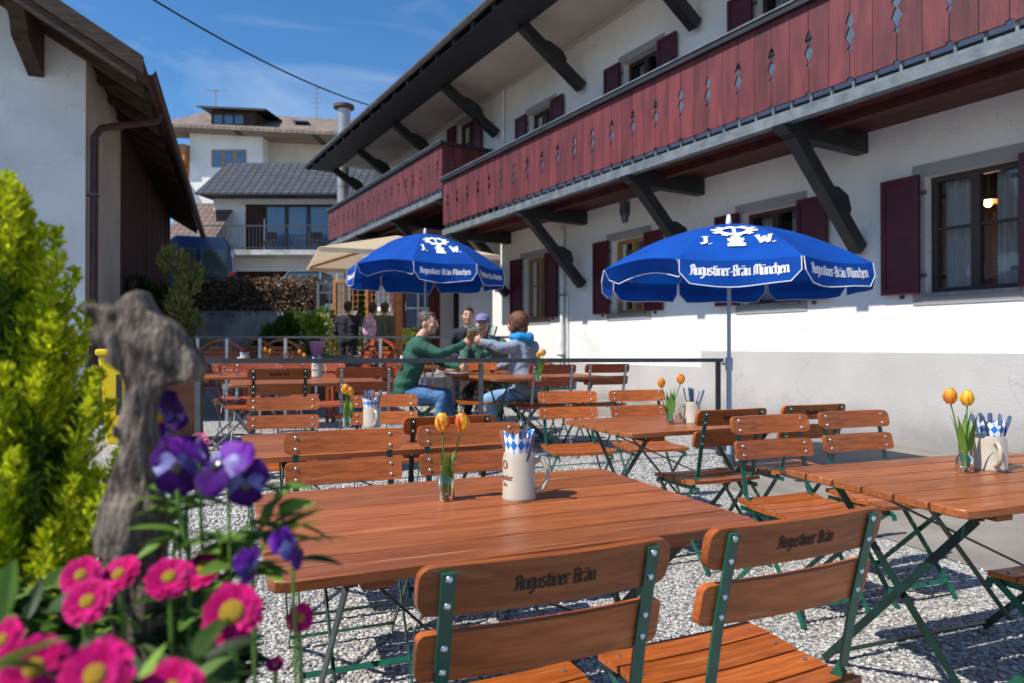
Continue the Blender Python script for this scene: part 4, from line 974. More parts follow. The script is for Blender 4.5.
    tag(root,label,'parasol','parasols over the tables' if printed else None); return root
lifted = {4}; par = 1
# panel k spans rot+45k .. rot+45(k+1); the front panel faces -y
umbrella(729, 6.35, 1.205, 2.325, .44, .195, radians(-112.5-13.7-45*5), 'large blue parasol with white lettering standing before the white wall on the right')
lifted = {4}
umbrella(425, 11.3, 1.30, 3.05, .60, .27, radians(-112.5+22-45*5), 'blue lettered parasol farther back over the guests on the terrace')
lifted = set()
# square beige parasol on a wooden pole
x, Y = (397-512)/FPX*13.4, 13.4; r = empty('parasol',(x,Y,G(x,Y)),radians(20),label='beige cloth parasol on a wooden pole behind the blue one on the terrace',cat='parasol')
mb = MB(); mb.add([(0,0,3.02),(-1.6,-1.6,2.5),(1.6,-1.6,2.5),(1.6,1.6,2.5),(-1.6,1.6,2.5)],[(0,1,2),(0,2,3),(0,3,4),(0,4,1)])
for a,b in (((-1.6,-1.6),(1.6,-1.6)),((1.6,-1.6),(1.6,1.6)),((1.6,1.6),(-1.6,1.6)),((-1.6,1.6),(-1.6,-1.6))): mb.quad((*a,2.5),(*b,2.5),(*b,2.42),(*a,2.42))
mb.build('canopy',M['beige'],r); mb = MB(); mb.tube([(0,0,0),(0,0,2.95)],.045,12); mb.build('pole',M['ochrewood'],r,smooth=60)
for a in ((-1.55,-1.55),(1.55,-1.55),(1.55,1.55),(-1.55,1.55)): mb = MB(); mb.bar((0,0,2.9),(*a,2.5),.03,.04); mb.build('rib',M['ochrewood'],r)
mb = MB(); mb.box((-.3,-.3,0),(.3,.3,.08)); mb.build('base',M['concrete'],r)
# ================================================================ LEFT BARN
BA = math.atan2(.93,-.37); O_ = V((-5.63,9.0,0))
def Bp(s,n,z): return V((O_.x-.37*s+.93*n, O_.y+.93*s+.37*n, z))   # s along the eave (away), n to the right
barn = empty('old_barn',(O_.x,O_.y,0),label='old white and timber barn with long sagging eave on the left',cat='building')
EZ = 4.55; sl = math.tan(radians(31))
def Rz(n): return EZ+.05+( .75-n)*sl      # roof underside height above n
mb = MB(); mb.add([Bp(0,0,0),Bp(0,0,Rz(0)),Bp(0,-6,Rz(-6)),Bp(0,-12,Rz(0)),Bp(0,-12,0)],[(0,1,2,3,4)]); bb(mb,'gable_wall',M['plaster_l'],barn)
mb = MB(); mb.quad(Bp(0,0,0),Bp(2.83,0,0),Bp(2.83,0,Rz(0)),Bp(0,0,Rz(0))); bb(mb,'side_wall',M['plaster_b'],barn)
mb = MB(); k = 2.83
while k < 11.5: mb.fbox(Bp,k,k+.195,-.1,random.uniform(.0,.012),.0,Rz(0)-.02); k += .2
bb(mb,'side_boards',M['barnwood'],barn)
mb = MB(); mb.quad(Bp(11.5,0,0),Bp(11.5,-12,0),Bp(11.5,-12,Rz(0)),Bp(11.5,0,Rz(0))); bb(mb,'rear_wall',M['plaster_l'],barn)
mb = MB()
def roofslab(n0,n1,s0,s1,t0,t1): 
    a = lambda s,n,d: Bp(s,n,Rz(n)+d); return [a(s,n,d) for d in (t0,t1) for n in (n0,n1) for s in (s0,s1)]
FC = [(0,2,3,1),(4,5,7,6),(0,1,5,4),(2,6,7,3),(0,4,6,2),(1,3,7,5)]
mb.add(roofslab(-6,.78,-1.05,12.2,.10,.17),FC); bb(mb,'roof',M['greyroof'],barn)
mb = MB(); mb.add([Bp(-1.05,-6,Rz(-6)+.1),Bp(12.2,-6,Rz(-6)+.1),Bp(12.2,-12.8,Rz(.8)+.1),Bp(-1.05,-12.8,Rz(.8)+.1)],[(0,1,2,3)]); bb(mb,'rear_roof',M['greyroof'],barn)
mb = MB(); k = -6
while k < .7: mb.add(roofslab(k,k+.19,-1.05,12.2,.075,.098),FC); k += .2
bb(mb,'roof_boarding',M['oldwood'],barn)
mb = MB(); s = -.98
while s < 12: mb.add(roofslab(-6,.70,s,s+.13,-.09,.074),FC); s += .85
bb(mb,'rafters',M['oldwood'],barn)
mb = MB(); mb.add(roofslab(-6,.80,-1.09,-1.05,-.06,.15),FC); mb.add(roofslab(-6,.72,-1.07,-1.0,-.20,-.07),FC); bb(mb,'verge_boards',M['oldwood'],barn)
for n in (-.55,-4.0):   # carved purlin ends carrying the verge
    mb = MB(); h = Rz(n)-.09
    pf = [(.0,0),(-.95,0),(-.98,-.12),(-.80,-.22),(-.72,-.40),(0,-.62)]
    mb.add([Bp(s,n+d,h+z) for d in (-.09,.09) for s,z in pf],[tuple(range(6)),tuple(range(11,5,-1))]+[(i,(i+1)%6,(i+1)%6+6,i+6) for i in range(6)]); bb(mb,'purlin_end',M['oldwood'],barn,bevel=.01)
mb = MB(); q = [(.86+.075*cos(a),EZ+.0+.075*sin(a)) for a in [pi+pi*i/8 for i in range(9)]]+[(.86+.06*cos(a),EZ+.0+.06*sin(a)) for a in [2*pi-pi*i/8 for i in range(9)]]
vs = [Bp(-1.05,n,z+.03) for n,z in q]+[Bp(12.2,n,z-.05) for n,z in q]; k = len(q); mb.add(vs,[(i,(i+1)%k,(i+1)%k+k,i+k) for i in range(k)]+[tuple(range(k)),tuple(range(2*k-1,k-1,-1))]); bb(mb,'gutter',M['copper'],barn,smooth=40)
mb = MB(); mb.tube([Bp(.45,.84,EZ-.04),Bp(.45,.80,EZ-.14),Bp(.12,.16,EZ-.42),Bp(.07,.09,EZ-.56),Bp(.07,.08,0)],.05,10); bb(mb,'downpipe',M['copper'],barn,smooth=True)
mb = MB()
for z in (1.6,3.2): mb.fbox(Bp,.0,.13,.0,.14,z,z+.03)
bb(mb,'pipe_clamps',M['iron'],barn)
mb = MB(); mb.fbox(Bp,-.02,.1,-2.5,-1.13,2.9,4.0); bb(mb,'window',M['dark'],barn); mb = MB(); mb.fbox(Bp,-.06,-.021,-2.5,-1.12,2.83,2.9); bb(mb,'window_sill',M['greyroof'],barn)
mb = MB(); mb.prism([(0,0),(.95,0),(1.12,-.16),(1.05,-.55),(.9,-.75),(0,-.75)],Bp(-.45,0,0)-Bp(0,0,0),Bp(-.02,-2.15,3.0),(.93,.37,0),(0,0,1)); 
w = mb.build('hay_rack', M['oldwood'], label='dark timber box hanging on the barn gable under its window', cat='wall box')
# ================================================================ HOUSES FAR BEHIND
def house_at(name, origin, ang, **k):
    o = empty(name, origin, radians(ang), **k); return o
# lower house with balcony, front faces camera; local x right, y away
low = house_at('balcony_house', (at(213,346,32).x,32,2.6), 0, label='white house with grey tiled roof and a balcony behind the car',cat='house')
W_ = 9.5
mb = MB(); z0,z1 = 0,5.6
cells = [((1.0,0.05),(5.4,2.55)),((8.3,0.05),(9.2,2.4))]   # garage openings
holes_ = [(.55,4.6,0,2.1),(5.75,9.0,0,2.0),(1.5,6.3,3.05,5.25)]
xs = sorted({0,W_}|{h[0] for h in holes_}|{h[1] for h in holes_}); zz = sorted({0,5.7}|{h[2] for h in holes_}|{h[3] for h in holes_})
for a,b in zip(xs,xs[1:]):
    for c,d in zip(zz,zz[1:]):
        if any(h[0] <= (a+b)/2 <= h[1] and h[2] <= (c+d)/2 <= h[3] for h in holes_): continue
        mb.quad((a,0,c),(b,0,c),(b,0,d),(a,0,d))
mb.quad((0,0,0),(0,8,0),(0,8,5.7),(0,0,5.7)); mb.quad((W_,0,0),(W_,8,0),(W_,8,5.7),(W_,0,5.7)); mb.quad((0,-.0,2.95),(W_,0,2.95),(W_,.0,2.96),(0,.0,2.96)); mb.build('wall',M['plaster'],low)
mb = MB(); mb.box((.5,.6,0),(4.7,.65,2.2)); mb.box((5.7,.6,0),(9.1,.65,2.1)); mb.build('garage_door',M['barnwood'],low)
mb = MB(); mb.box((0,-1.2,2.72),(W_+.5,0,2.95)); mb.build('balcony_slab',M['concrete'],low)
mb = MB(); mb.box((1.5,.02,3.05),(2.35,.06,5.25)); mb.build('shutter',M['barnwood'],low); mb = MB(); mb.box((5.45,.02,3.05),(6.3,.06,5.25)); mb.build('shutter',M['barnwood'],low)
for k in range(3):
    x0 = 2.38+k*1.03
    mb = MB(); mb.box((x0,.10,3.05),(x0+.08,.16,5.25)); mb.box((x0+.93,.10,3.05),(x0+1.01,.16,5.25)); mb.box((x0+.08,.10,5.17),(x0+.93,.16,5.25)); mb.build('window_frame',M['frame_d'],low)
    mb = MB(); mb.quad((x0+.08,.13,3.05),(x0+.93,.13,3.05),(x0+.93,.13,5.17),(x0+.08,.13,5.17)); mb.build('pane',M['skyglass'],low)
mb = MB(); mb.box((-.1,-1.22,4.0),(W_+.5,-1.17,4.06)); mb.box((-.1,-1.21,3.02),(W_+.5,-1.18,3.05)); k = -.1
while k < W_+.4: mb.box((k,-1.205,3.05),(k+.02,-1.185,4.0)); k += .16
mb.build('balcony_railing',M['iron'],low)
mb = MB(); mb.add([(-.28,-1.3,5.5),(W_+1,-1.3,5.5),(W_+1,1.9,7.7),(-.15,1.9,7.7)],[(0,1,2,3)],[(0,0),(11,0),(11,3.8),(.4,3.8)]); mb.add([(-.28,-1.3,5.42),(W_+1,-1.3,5.42),(W_+1,-1.3,5.5),(-.28,-1.3,5.5)],[(0,1,2,3)],[(0,0),(11,0),(11,.1),(0,.1)]); mb.quad((-.28,-1.3,5.42),(-.28,-1.3,5.5),(-.15,1.9,7.7),(-.15,1.9,7.6)); mb.quad((-.15,1.9,7.7),(W_+1,1.9,7.7),(W_+1,5,5.5),(-.2,5,5.5)); mb.quad((-.26,-1.25,5.44),(W_+1,-1.25,5.44),(W_+1,1.9,5.6),(-.2,1.9,5.6)); mb.build('roof',M['roofdark'],low)
for sx in (2.9,5.0):
    mb = MB(); mb.box((sx-.25,-.9,3.35),(sx+.25,-.5,3.40)); mb.box((sx-.25,-.55,3.401),(sx+.25,-.5,3.85))
    for a in (-.22,.22): mb.bar((sx+a,-.9,3.38),(sx+a*.6,-.75,2.96),.03,.03)
    mb.build('balcony_seat',M['frame_d'],low)
# tall house
up_ = house_at('tall_house',(at(189,346,43).x,43,3.2),0,label='tall white house with dormer and antenna behind the balcony house',cat='house')
s = 43/FPX; Z = lambda py: CAMZ+(HY-py)*s-3.2; X = lambda px: (px-189)*s
mb = MB(); mb.box((0,0,0),(X(262),9,Z(133))); mb.build('wall',M['plaster'],up_)
mb = MB(); mb.box((X(262)+.01,1.2,0),(X(372),9,Z(133))); mb.build('recessed_wall',M['soffit'],up_)  # recess shade painted in: darker cream than the white front
mb = MB(); rz0,rz1 = Z(128),Z(106)+1.2; e = 4.5
mb.add([(X(165),-1.1,rz0),(X(385),-1.1,rz0-.7),(X(385),e,rz1-.7),(X(172),e,rz1)],[(0,1,2,3)],[(0,0),(14,0),(14,7),(.5,7)]); mb.add([(X(165),-1.1,rz0-.25),(X(385),-1.1,rz0-.95),(X(385),-1.1,rz0-.7),(X(165),-1.1,rz0)],[(0,1,2,3)],[(0,0),(14,0),(14,.1),(0,.1)]); mb.quad((X(165),-1.1,rz0-.25),(X(385),-1.1,rz0-.95),(X(385),1.3,rz0-.9),(X(165),1.3,rz0-.2)); mb.quad((X(165),-1.1,rz0-.2),(X(165),-1.1,rz0),(X(172),e,rz1),(X(172),e,rz1-.3)); mb.quad((X(172),e,rz1),(X(385),e,rz1-.7),(X(385),10,rz0),(X(172),10,rz0)); mb.build('roof',M['rooftan'],up_)
mb = MB(); d0 = X(212); d1 = X(256); mb.box((d0,-.2,Z(127)),(d1,4,Z(111))); mb.build('dormer',M['oldwood'],up_)
mb = MB(); mb.add([(d0-.6,-.9,Z(110)),(d1+.9,-.9,Z(113)),(d1+.9,4,Z(106)),(d0-.6,4,Z(105))],[(0,1,2,3)]); mb.add([(d0-.6,-.9,Z(112)),(d1+.9,-.9,Z(115)),(d1+.9,-.9,Z(113)),(d0-.6,-.9,Z(110))],[(0,1,2,3)]); mb.build('dormer_roof',M['darkwood'],up_)
for k in range(3):
    mb = MB(); a = X(215+k*10.3); mb.quad((a,-.22,Z(124.5)),(a+.53,-.22,Z(124.5)),(a+.53,-.22,Z(115)),(a,-.22,Z(115))); mb.build('dormer_window',M['skyglass'],up_)
mb = MB(); mb.box((X(232),3,Z(110)),(X(244),3.9,Z(103.5))); mb.box((X(231),2.9,Z(103.5)),(X(245),4,Z(102.5))); mb.build('chimney',M['darkwood'],up_)
for (a,b,c,d,nn,yy) in ((211,246,149.5,164,3,0),(273,293,158.5,168,1,1.2)):
    fr = MB(); fr.box((X(a),yy-.03,Z(d+3)),(X(b),yy-.001,Z(c))); f_ = fr.build('window',M['frame_y'],up_); w = (b-a)/nn
    for k in range(nn):
        mb = MB(); mb.quad((X(a+k*w+1.6),yy-.04,Z(d+3)),(X(a+(k+1)*w-1.6),yy-.04,Z(d+3)),(X(a+(k+1)*w-1.6),yy-.04,Z(c+1.5)),(X(a+k*w+1.6),yy-.04,Z(c+1.5))); mb.build('pane',M['skyglass'],f_)
mb = MB(); mb.bar((X(288),1.2,rz0+.75),(X(304),1.2,rz0+.7),1.0,.06); mb.build('skylight',M['skyglass'],up_)
mb = MB(); mb.box((X(172),1,0),(X(189)-.01,8,Z(140))); mb.build('timber_annex',M['ochrewood'],up_)
for z in (Z(160),Z(195)): mb = MB(); mb.box((X(173),-.5,z-.1),(X(188),.99,z+.9)); mb.build('annex_balcony',M['ochrewood'],up_)
def antenna(px,Y,zt,zb,h,label,bars):
    x = (px-512)/FPX*Y; o = empty('roof_antenna',(x,Y,zb),label=label,cat='antenna'); mb = MB(); mb.tube([(0,0,0),(0,0,zt-zb)],.03,6); mb.build('mast',M['gutter'],o); mb = MB()
    for z,w in bars: mb.bar((-w,0,zt-zb-z),(w,0,zt-zb-z),.035,.035)
    mb.build('rods',M['gutter'],o)
Zw = lambda py,Y: CAMZ+(HY-py)/FPX*Y
antenna(215,46,Zw(89,46),Zw(112,46),1,'wide flat antenna above the dormer of the tall house',[(.05,.75),(.12,.3)])
antenna(316,46,Zw(86,46),Zw(125,46),1,'narrow stacked antenna on the right of the tall roof',[(.1,.2),(.45,.3),(.75,.22),(1.1,.34),(1.4,.2)])
# small brick coloured roof between barn and houses
x0 = at(160,0,30).x; x1 = at(214,0,30).x; zl = Zw(238,30); zh = Zw(203,32.5); wd = x1-x0
mb = MB(); mb.add([(x0,30,zl),(x1,30,zl),(x1,32.5,zh),(x0,32.5,zh)],[(0,1,2,3)],[(0,0),(wd,0),(wd,3),(0,3)]); mb.build('roof',M['roofred2'],None)
sh_ = bpy.data.objects['roof.002'] if 'roof.002' in bpy.data.objects else C.objects[-1]
sh_ = C.objects[-1]; shed = empty('garden_shed',(0,0,0),label='small shed with reddish brown tiles beside the blue van',cat='shed'); sh_.parent = shed
mb = MB(); mb.box((x0+.1,30.15,2),(x1-.1,32.4,zl-.02)); mb.build('walls',M['concrete'],shed)
# stainless flue
x = at(343.5,0,24).x; fl = empty('metal_flue',(x,24,0),label='tall shiny round metal chimney flue with a rusty cap',cat='chimney'); mb = MB(); mb.tube([(0,0,.4),(0,0,Zw(109,24))],.23,20); mb.build('tube',M['stainless'],fl,smooth=60); mb = MB(); mb.lathe([(.24,Zw(109,24)),(.36,Zw(108,24)),(.36,Zw(105,24)),(.10,Zw(102.5,24))],20); mb.build('cap',M['rust'],fl,smooth=50)
mb = MB()
for k in range(7): mb.tube([(0,0,1.5+k*1.05),(0,0,1.54+k*1.05)],.24,20)
mb.build('joint_bands',M['gutter'],fl)
# cable across the sky
a = at(60,-60,9.5); b = at(370,105,17.3); mb = MB(); pts = [a.lerp(b,i/16)-V((0,0,.25*4*(i/16)*(1-i/16))) for i in range(17)]; mb.tube(pts,.017,6); mb.build('overhead_cable',M['wire'],label='black overhead cable crossing the sky down to the inn roof',cat='cable')
# upper road, retaining wall and creeper
mb = MB(); mb.add([(-14,19.0,2.1),(-2.9,19.0,2.1),(-2.9,60,3.6),(-60,60,3.6),(-60,19.0,2.1)],[(0,1,2,3,4)]); mb.add([(-60,60,3.6),(60,60,3.6),(200,600,12),(-200,600,12)],[(0,1,2,3)]); mb.build('upper_street',M['asphalt'],kind='structure')
mb = MB(); mb.box((-14,18.3,-.5),(-2.9,18.98,2.14)); mb.box((-2.9,18.7,-.5),(-2.6,40,2.1)); mb.build('retaining_wall',M['concrete'],label='pale retaining wall under the parked car and van',cat='wall')
for k in range(6): 
    pass
def leaves(mb, pts, n, size, jit=1.0):
    for _ in range(n):
        p = pts(); d = V((random.gauss(0,1),random.gauss(0,1),random.gauss(.3,1))); mb.leaf(p, d, size*random.uniform(.35,.6), size*random.uniform(.7,1.3))
x0,x1 = at(190,0,18.6).x, at(322,0,18.6).x
mb = MB(); leaves(mb, lambda: V((random.uniform(x0,x1),18.45+random.gauss(0,.12),random.uniform(2.1,2.98)+.08*sin(random.random()*9))), 6500, .12); mb.build('dry_hedge',M['dry'],label='brown dry clipped hedge on top of the retaining wall',cat='hedge')
mb = MB(); mb.box((x0,18.35,2.15),(x1,18.62,2.85)); mb.build('hedge_core',M['bark']).parent = bpy.data.objects['dry_hedge']
def bush(name,px,Y,z0,h,r,m,n,size,label,cat='shrub',shape='oval',trunk=True):
    x = (px-512)/FPX*Y; root = empty(name,(x,Y,z0),label=label,cat=cat); mb = MB()
    cl = [(V((random.uniform(-1,1)*r*.65,random.uniform(-1,1)*r*.65,h*random.uniform(.25,.9))),random.uniform(.25,.5)*r) for _ in range(14)]
    if shape == 'cone': cl = [(V((random.gauss(0,.12)*r,random.gauss(0,.12)*r,h*u)), r*(1.02-u)*.9+.02) for u in [i/16 for i in range(1,17)]]
    if shape == 'col': cl = [(V((random.gauss(0,.3)*r,random.gauss(0,.3)*r,h*u)), r*random.uniform(.45,.8)) for u in [i/12 for i in range(1,13)]]
    for _ in range(n):
        c,cr = random.choice(cl); d = V((random.gauss(0,1),random.gauss(0,1),random.gauss(0,1))).normalized(); p = c+d*cr*random.uniform(.5,1.05); p.z = max(.02,p.z)
        mb.leaf(p, d+V((0,0,.5 if shape == 'oval' else 1.2)), size*random.uniform(.3,.5), size*random.uniform(.7,1.3))
    mb.build('foliage',m,root)
    if trunk:
        mb = MB()
        for k in range(4):
            c = cl[k*3 % len(cl)][0]; mb.tube([(0,0,0),c*.5+V((0,0,.05)),c],[.03,.02,.008],6)
        mb.build('stems',M['bark'],root)
    return root
bush('bamboo_shrub',182,11.0,.2,2.35,.34,M['leaf_b'],2600,.11,'tall thin yellowish bamboo shrub beside the barn wall','shrub','col')
bush('green_shrub',190,10.6,.2,1.25,.42,M['leaf_y'],1500,.10,'bright green low shrub at the foot of the bamboo')
bush('dark_shrub',150,12.5,.3,2.2,.55,M['leaf_d'],2500,.12,'dark evergreen shrub in the shade of the barn eave')
bush('leafy_shrub',282,15.0,.5,1.75,.62,M['leaf'],2600,.15,'round broad leaved green shrub before the dry hedge')
bush('broad_shrub',310,16.2,.5,1.5,.5,M['leaf'],1500,.15,'smaller green shrub at the right end of the hedge')
bush('slim_cypress',362,14.6,.42,1.9,.20,M['leaf'],1800,.07,'slim dark cypress standing behind the visitors at the trellis','tree','cone')
bush('potted_cypress',386,14.0,.4,1.3,.2,M['leaf_y'],1200,.06,'short light green cypress between the standing visitors and the booth','tree','cone')
bush('reddish_cypress',333,14.4,.4,1.5,.2,M['leaf_b'],1500,.07,'yellowish slender conifer left of the man in the dark jumper','tree','cone')
# planter trough counter with pots
tr = empty('timber_trough',(at(325,0,11.4).x,11.4,.25),radians(4),label='long grey brown plank trough behind the terrace tables',cat='planter')
mb = MB(); 
for k in range(5): mb.box((-.75,-.25,.02+k*.145),(.75,.25,.155+k*.145))
mb.build('plank_sides',M['boxwood'],tr); mb = MB(); mb.box((-.80,-.3,.75),(.80,.3,.79)); mb.build('rim',M['greyroof'],tr)
x,y = at(317,0,11.4).x,11.4; pot(x,y,1.04,.13,.24,M['pinkpot'],'pink glazed pot with a green plant on the plank trough')
bush('potted_plant',317,11.4,1.25,.45,.2,M['leaf_y'],350,.12,'light green plant growing in the pink pot','plant')
pot(at(300,0,11.5).x,11.5,1.04,.09,.2,M['terra'],'small reddish clay pot left of the pink pot')
st = empty('wooden_stool',(at(341,0,11).x,11.0,.22),radians(20),label='small honey coloured stool beside the plank trough',cat='stool'); mb = MB(); mb.box((-.2,-.15,.62),(.2,.15,.66)); mb.build('seat',M['ochrewood'],st)
for a in (-1,1):
    for b in (-1,1): mb = MB(); mb.bar((a*.16,b*.12,.62),(a*.2,b*.14,0),.03,.03); mb.build('leg',M['ochrewood'],st)
# trellis
tl = empty('timber_trellis',(at(335,0,15.2).x,15.2,.45),radians(-14),label='honey coloured lattice trellis screen behind the standing visitors',cat='trellis')
Wt = 1.55; mb = MB()
for x in (0,Wt/2,Wt): mb.box((x-.04,-.04,0),(x+.04,.04,2.15))
mb.box((-.04,-.03,2.15),(Wt+.04,.03,2.22)); mb.box((0,-.03,.5),(Wt,.03,.57)); mb.build('frame',M['ochrewood'],tl)
mb = MB()
for k in range(1,14): mb.box((k*Wt/14-.008,-.012,.57),(k*Wt/14+.008,.0,2.15))
for k in range(1,12): mb.box((.04,.001,.57+k*.13),(Wt-.04,.012,.583+k*.13))
mb.build('lattice',M['ochrewood'],tl); 
mb = MB(); mb.box((-.03,-.03,0),(.03,.03,2.3)); 
for z in (.5,1.0,1.5,2.0,2.25): mb.box((.0,-.02,z),(.9,.02,z+.03))
for x in (.3,.6,.9): mb.box((x-.01,-.01,.5),(x+.01,.01,2.28))
o = mb.build('metal_gate',M['gutter'],label='pale metal gate frame at the right end of the hedge',cat='gate'); o.location = (at(318,0,17.5).x,17.5,.55)
# yellow bin, clay planter
bn = empty('yellow_bin',(at(137,0,7.0).x,7.0,.17),radians(12),label='yellow wheeled bin half hidden behind the driftwood',cat='bin')
mb = MB(); mb.add([(-.2,-.25,.06),(.2,-.25,.06),(.2,.25,.06),(-.2,.25,.06),(-.26,-.30,.93),(.26,-.30,.93),(.26,.30,.93),(-.26,.30,.93)],[(3,2,1,0),(4,5,6,7),(0,1,5,4),(1,2,6,5),(2,3,7,6),(3,0,4,7)]); mb.build('body',M['yellow'],bn,bevel=.02)
mb = MB(); mb.box((-.28,-.33,.935),(.28,.31,1.0)); mb.build('lid',M['yellow'],bn,bevel=.02)
for a in (-.22,.22): mb = MB(); mb.tube([(a-.025,.22,.1),(a+.025,.22,.1)],.10,16); mb.build('wheel',M['rubber'],bn)
mb = MB(); mb.box((-.1,-.29,.35),(-.05,-.275,.75)); mb.build('dark_stripe',M['rubber'],bn)
cl_ = empty('clay_planter',(at(177,0,7.4).x,7.4,.17),radians(18),label='square brown clay planter standing on the terrace gravel',cat='planter')
mb = MB(); h = .60; mb.add([(-.16,-.16,0),(.16,-.16,0),(.16,.16,0),(-.16,.16,0),(-.21,-.21,h),(.21,-.21,h),(.21,.21,h),(-.21,.21,h)],[(3,2,1,0),(0,1,5,4),(1,2,6,5),(2,3,7,6),(3,0,4,7)]); mb.build('body',M['terra'],cl_); mb = MB(); mb.add([(-.17,-.17,h-.04),(.17,-.17,h-.04),(.17,.17,h-.04),(-.17,.17,h-.04)],[(0,1,2,3)]); mb.build('soil',M['soil'],cl_)
mb = MB(); 
for a,b in (((-.22,-.22),(.22,-.18)),((-.22,.18),(.22,.22)),((-.22,-.18),(-.18,.18)),((.18,-.18),(.22,.18))): mb.box((*a,h),(*b,h+.05))
mb.build('rim',M['terra'],cl_)
mb = MB()
for k in range(30): mb.leaf((random.uniform(-.15,.15),random.uniform(-.15,.15),h+.01),(random.gauss(0,.5),random.gauss(0,.5),1),.02,.07)
mb.build('seedlings',M['leaf_y'],cl_)
# van and car on the upper street
van = empty('blue_van',(at(199,0,21.5).x,21.5,2.12),radians(20),label='dark blue high roof van parked beside the barn, seen from behind',cat='van')
pf = [(-.98,.35),(-1.0,1.2),(-.95,1.9),(-.86,2.38),(-.70,2.55),(.70,2.55),(.86,2.38),(.95,1.9),(1.0,1.2),(.98,.35)]
mb = MB(); mb.prism(pf,(0,4.2,0)); mb.prism([(x*.97,min(z,1.3)) for x,z in pf if z < 2],(0,5.4,0)) if False else None; mb.build('body',M['vanblue'],van,bevel=.05)
mb = MB(); mb.box((-.95,4.2,.35),(.95,5.5,1.25)); mb.add([(-.93,4.2,1.25),(.93,4.2,1.25),(.93,5.0,1.25),(-.93,5.0,1.25),(-.85,4.2,2.4),(.85,4.2,2.4)],[(3,2,5,4),(0,3,4),(1,5,2)]); mb.build('nose',M['vanblue'],van)
for a in (-.80,.06): mb = MB(); mb.box((a,-.02,1.35),(a+.74,.0,2.15)); mb.build('rear_window',M['autoglass'],van,bevel=.02)
for a in (-.99,.86): mb = MB(); mb.box((a,-.03,1.0),(a+.13,.0,1.45)); mb.build('tail_light',M['red'],van)
for a in (-.9,.9):
    for y in (.9,4.3): mb = MB(); mb.tube([(a-.1,y,.34),(a+.1,y,.34)],.34,20); mb.build('wheel',M['rubber'],van)
mb = MB(); mb.box((-.97,-.12,.35),(.97,-.0,.6)); mb.build('bumper',M['black'],van)
car = empty('parked_car',(at(295,0,26).x,26,2.72),radians(0),label='silver blue car parked above the hedge before the garage',cat='car')
mb = MB(); mb.add([(-.86,-.2,.35),(.86,-.2,.35),(.88,0,.9),(-.88,0,.9),(-.86,4.2,.35),(.86,4.2,.35),(.88,4,.9),(-.88,4,.9)],[(0,1,2,3),(5,4,7,6),(0,3,7,4),(1,5,6,2),(3,2,6,7)]); mb.build('body',M['carblue'],car,bevel=.05)
mb = MB(); mb.add([(-.80,.5,.9),(.80,.5,.9),(.60,1.25,1.44),(-.60,1.25,1.44),(-.80,3.8,.9),(.80,3.8,.9),(.60,3.0,1.44),(-.60,3.0,1.44)],[(0,1,2,3),(5,4,7,6),(0,3,7,4),(1,5,6,2)]); mb.build('windows',M['autoglass'],car)
mb = MB(); mb.box((-.62,1.2,1.44),(.62,3.05,1.48)); 
for sx in (-1,1): mb.bar((sx*.82,.48,.9),(sx*.61,1.24,1.46),.05,.05)
mb.build('roof',M['carblue'],car,bevel=.01)
for a in (-.8,.8):
    for y in (.7,3.3): mb = MB(); mb.tube([(a-.1,y,.31),(a+.1,y,.31)],.31,20); mb.build('wheel',M['rubber'],car)
    mb = MB(); mb.ball((a*.85,-.1,.68),.11,10,8); mb.build('headlight',M['print'],car); mb = MB(); mb.box((a*1.15-.07,.9,.95),(a*1.15+.07,1.0,1.08)); mb.build('mirror',M['carblue'],car)
# ================================================================ PEOPLE
def cloth(n,a,b): return mat(n,a,0.85,b,12,bump=.3,bscale=60)
PM = {'green':cloth('dark_green_pullover',(.022,.10,.065),(.016,.08,.05)),'jeans':cloth('blue_jeans',(.08,.19,.36),(.05,.13,.27)),'ljeans':cloth('light_blue_jeans',(.20,.36,.55),(.14,.28,.46)),
 'greyj':cloth('grey_jacket',(.24,.29,.36),(.18,.22,.28)),'bluehood':cloth('bright_blue_hood',(.01,.26,.62),(.01,.2,.5)),'olive':cloth('olive_jacket',(.10,.11,.08),(.08,.09,.06)),
 'dk':cloth('black_jumper',(.022,.022,.035),(.014,.014,.025)),'lav':cloth('lavender_cap',(.20,.17,.34),(.16,.13,.28)),'pinkb':cloth('pink_and_white_backpack',(.52,.15,.34),(.7,.6,.62)),'green2':cloth('green_jacket',(.05,.13,.10),(.04,.10,.08)),
 'hb':mat('brown_hair',(.06,.032,.018),.6,(.035,.018,.01),60),'hg':mat('greying_hair',(.075,.058,.048),.6,(.04,.03,.025),60),'hr':mat('auburn_hair',(.15,.055,.020),.6,(.07,.022,.008),60,(1,1,.2)),
 'shoe':M['black']}
EYE = mat('eye_dark',(.03,.02,.015),.2); EYEW = mat('eye_white',(.42,.33,.28),.4); LIP = mat('lips',(.35,.10,.08),.5)
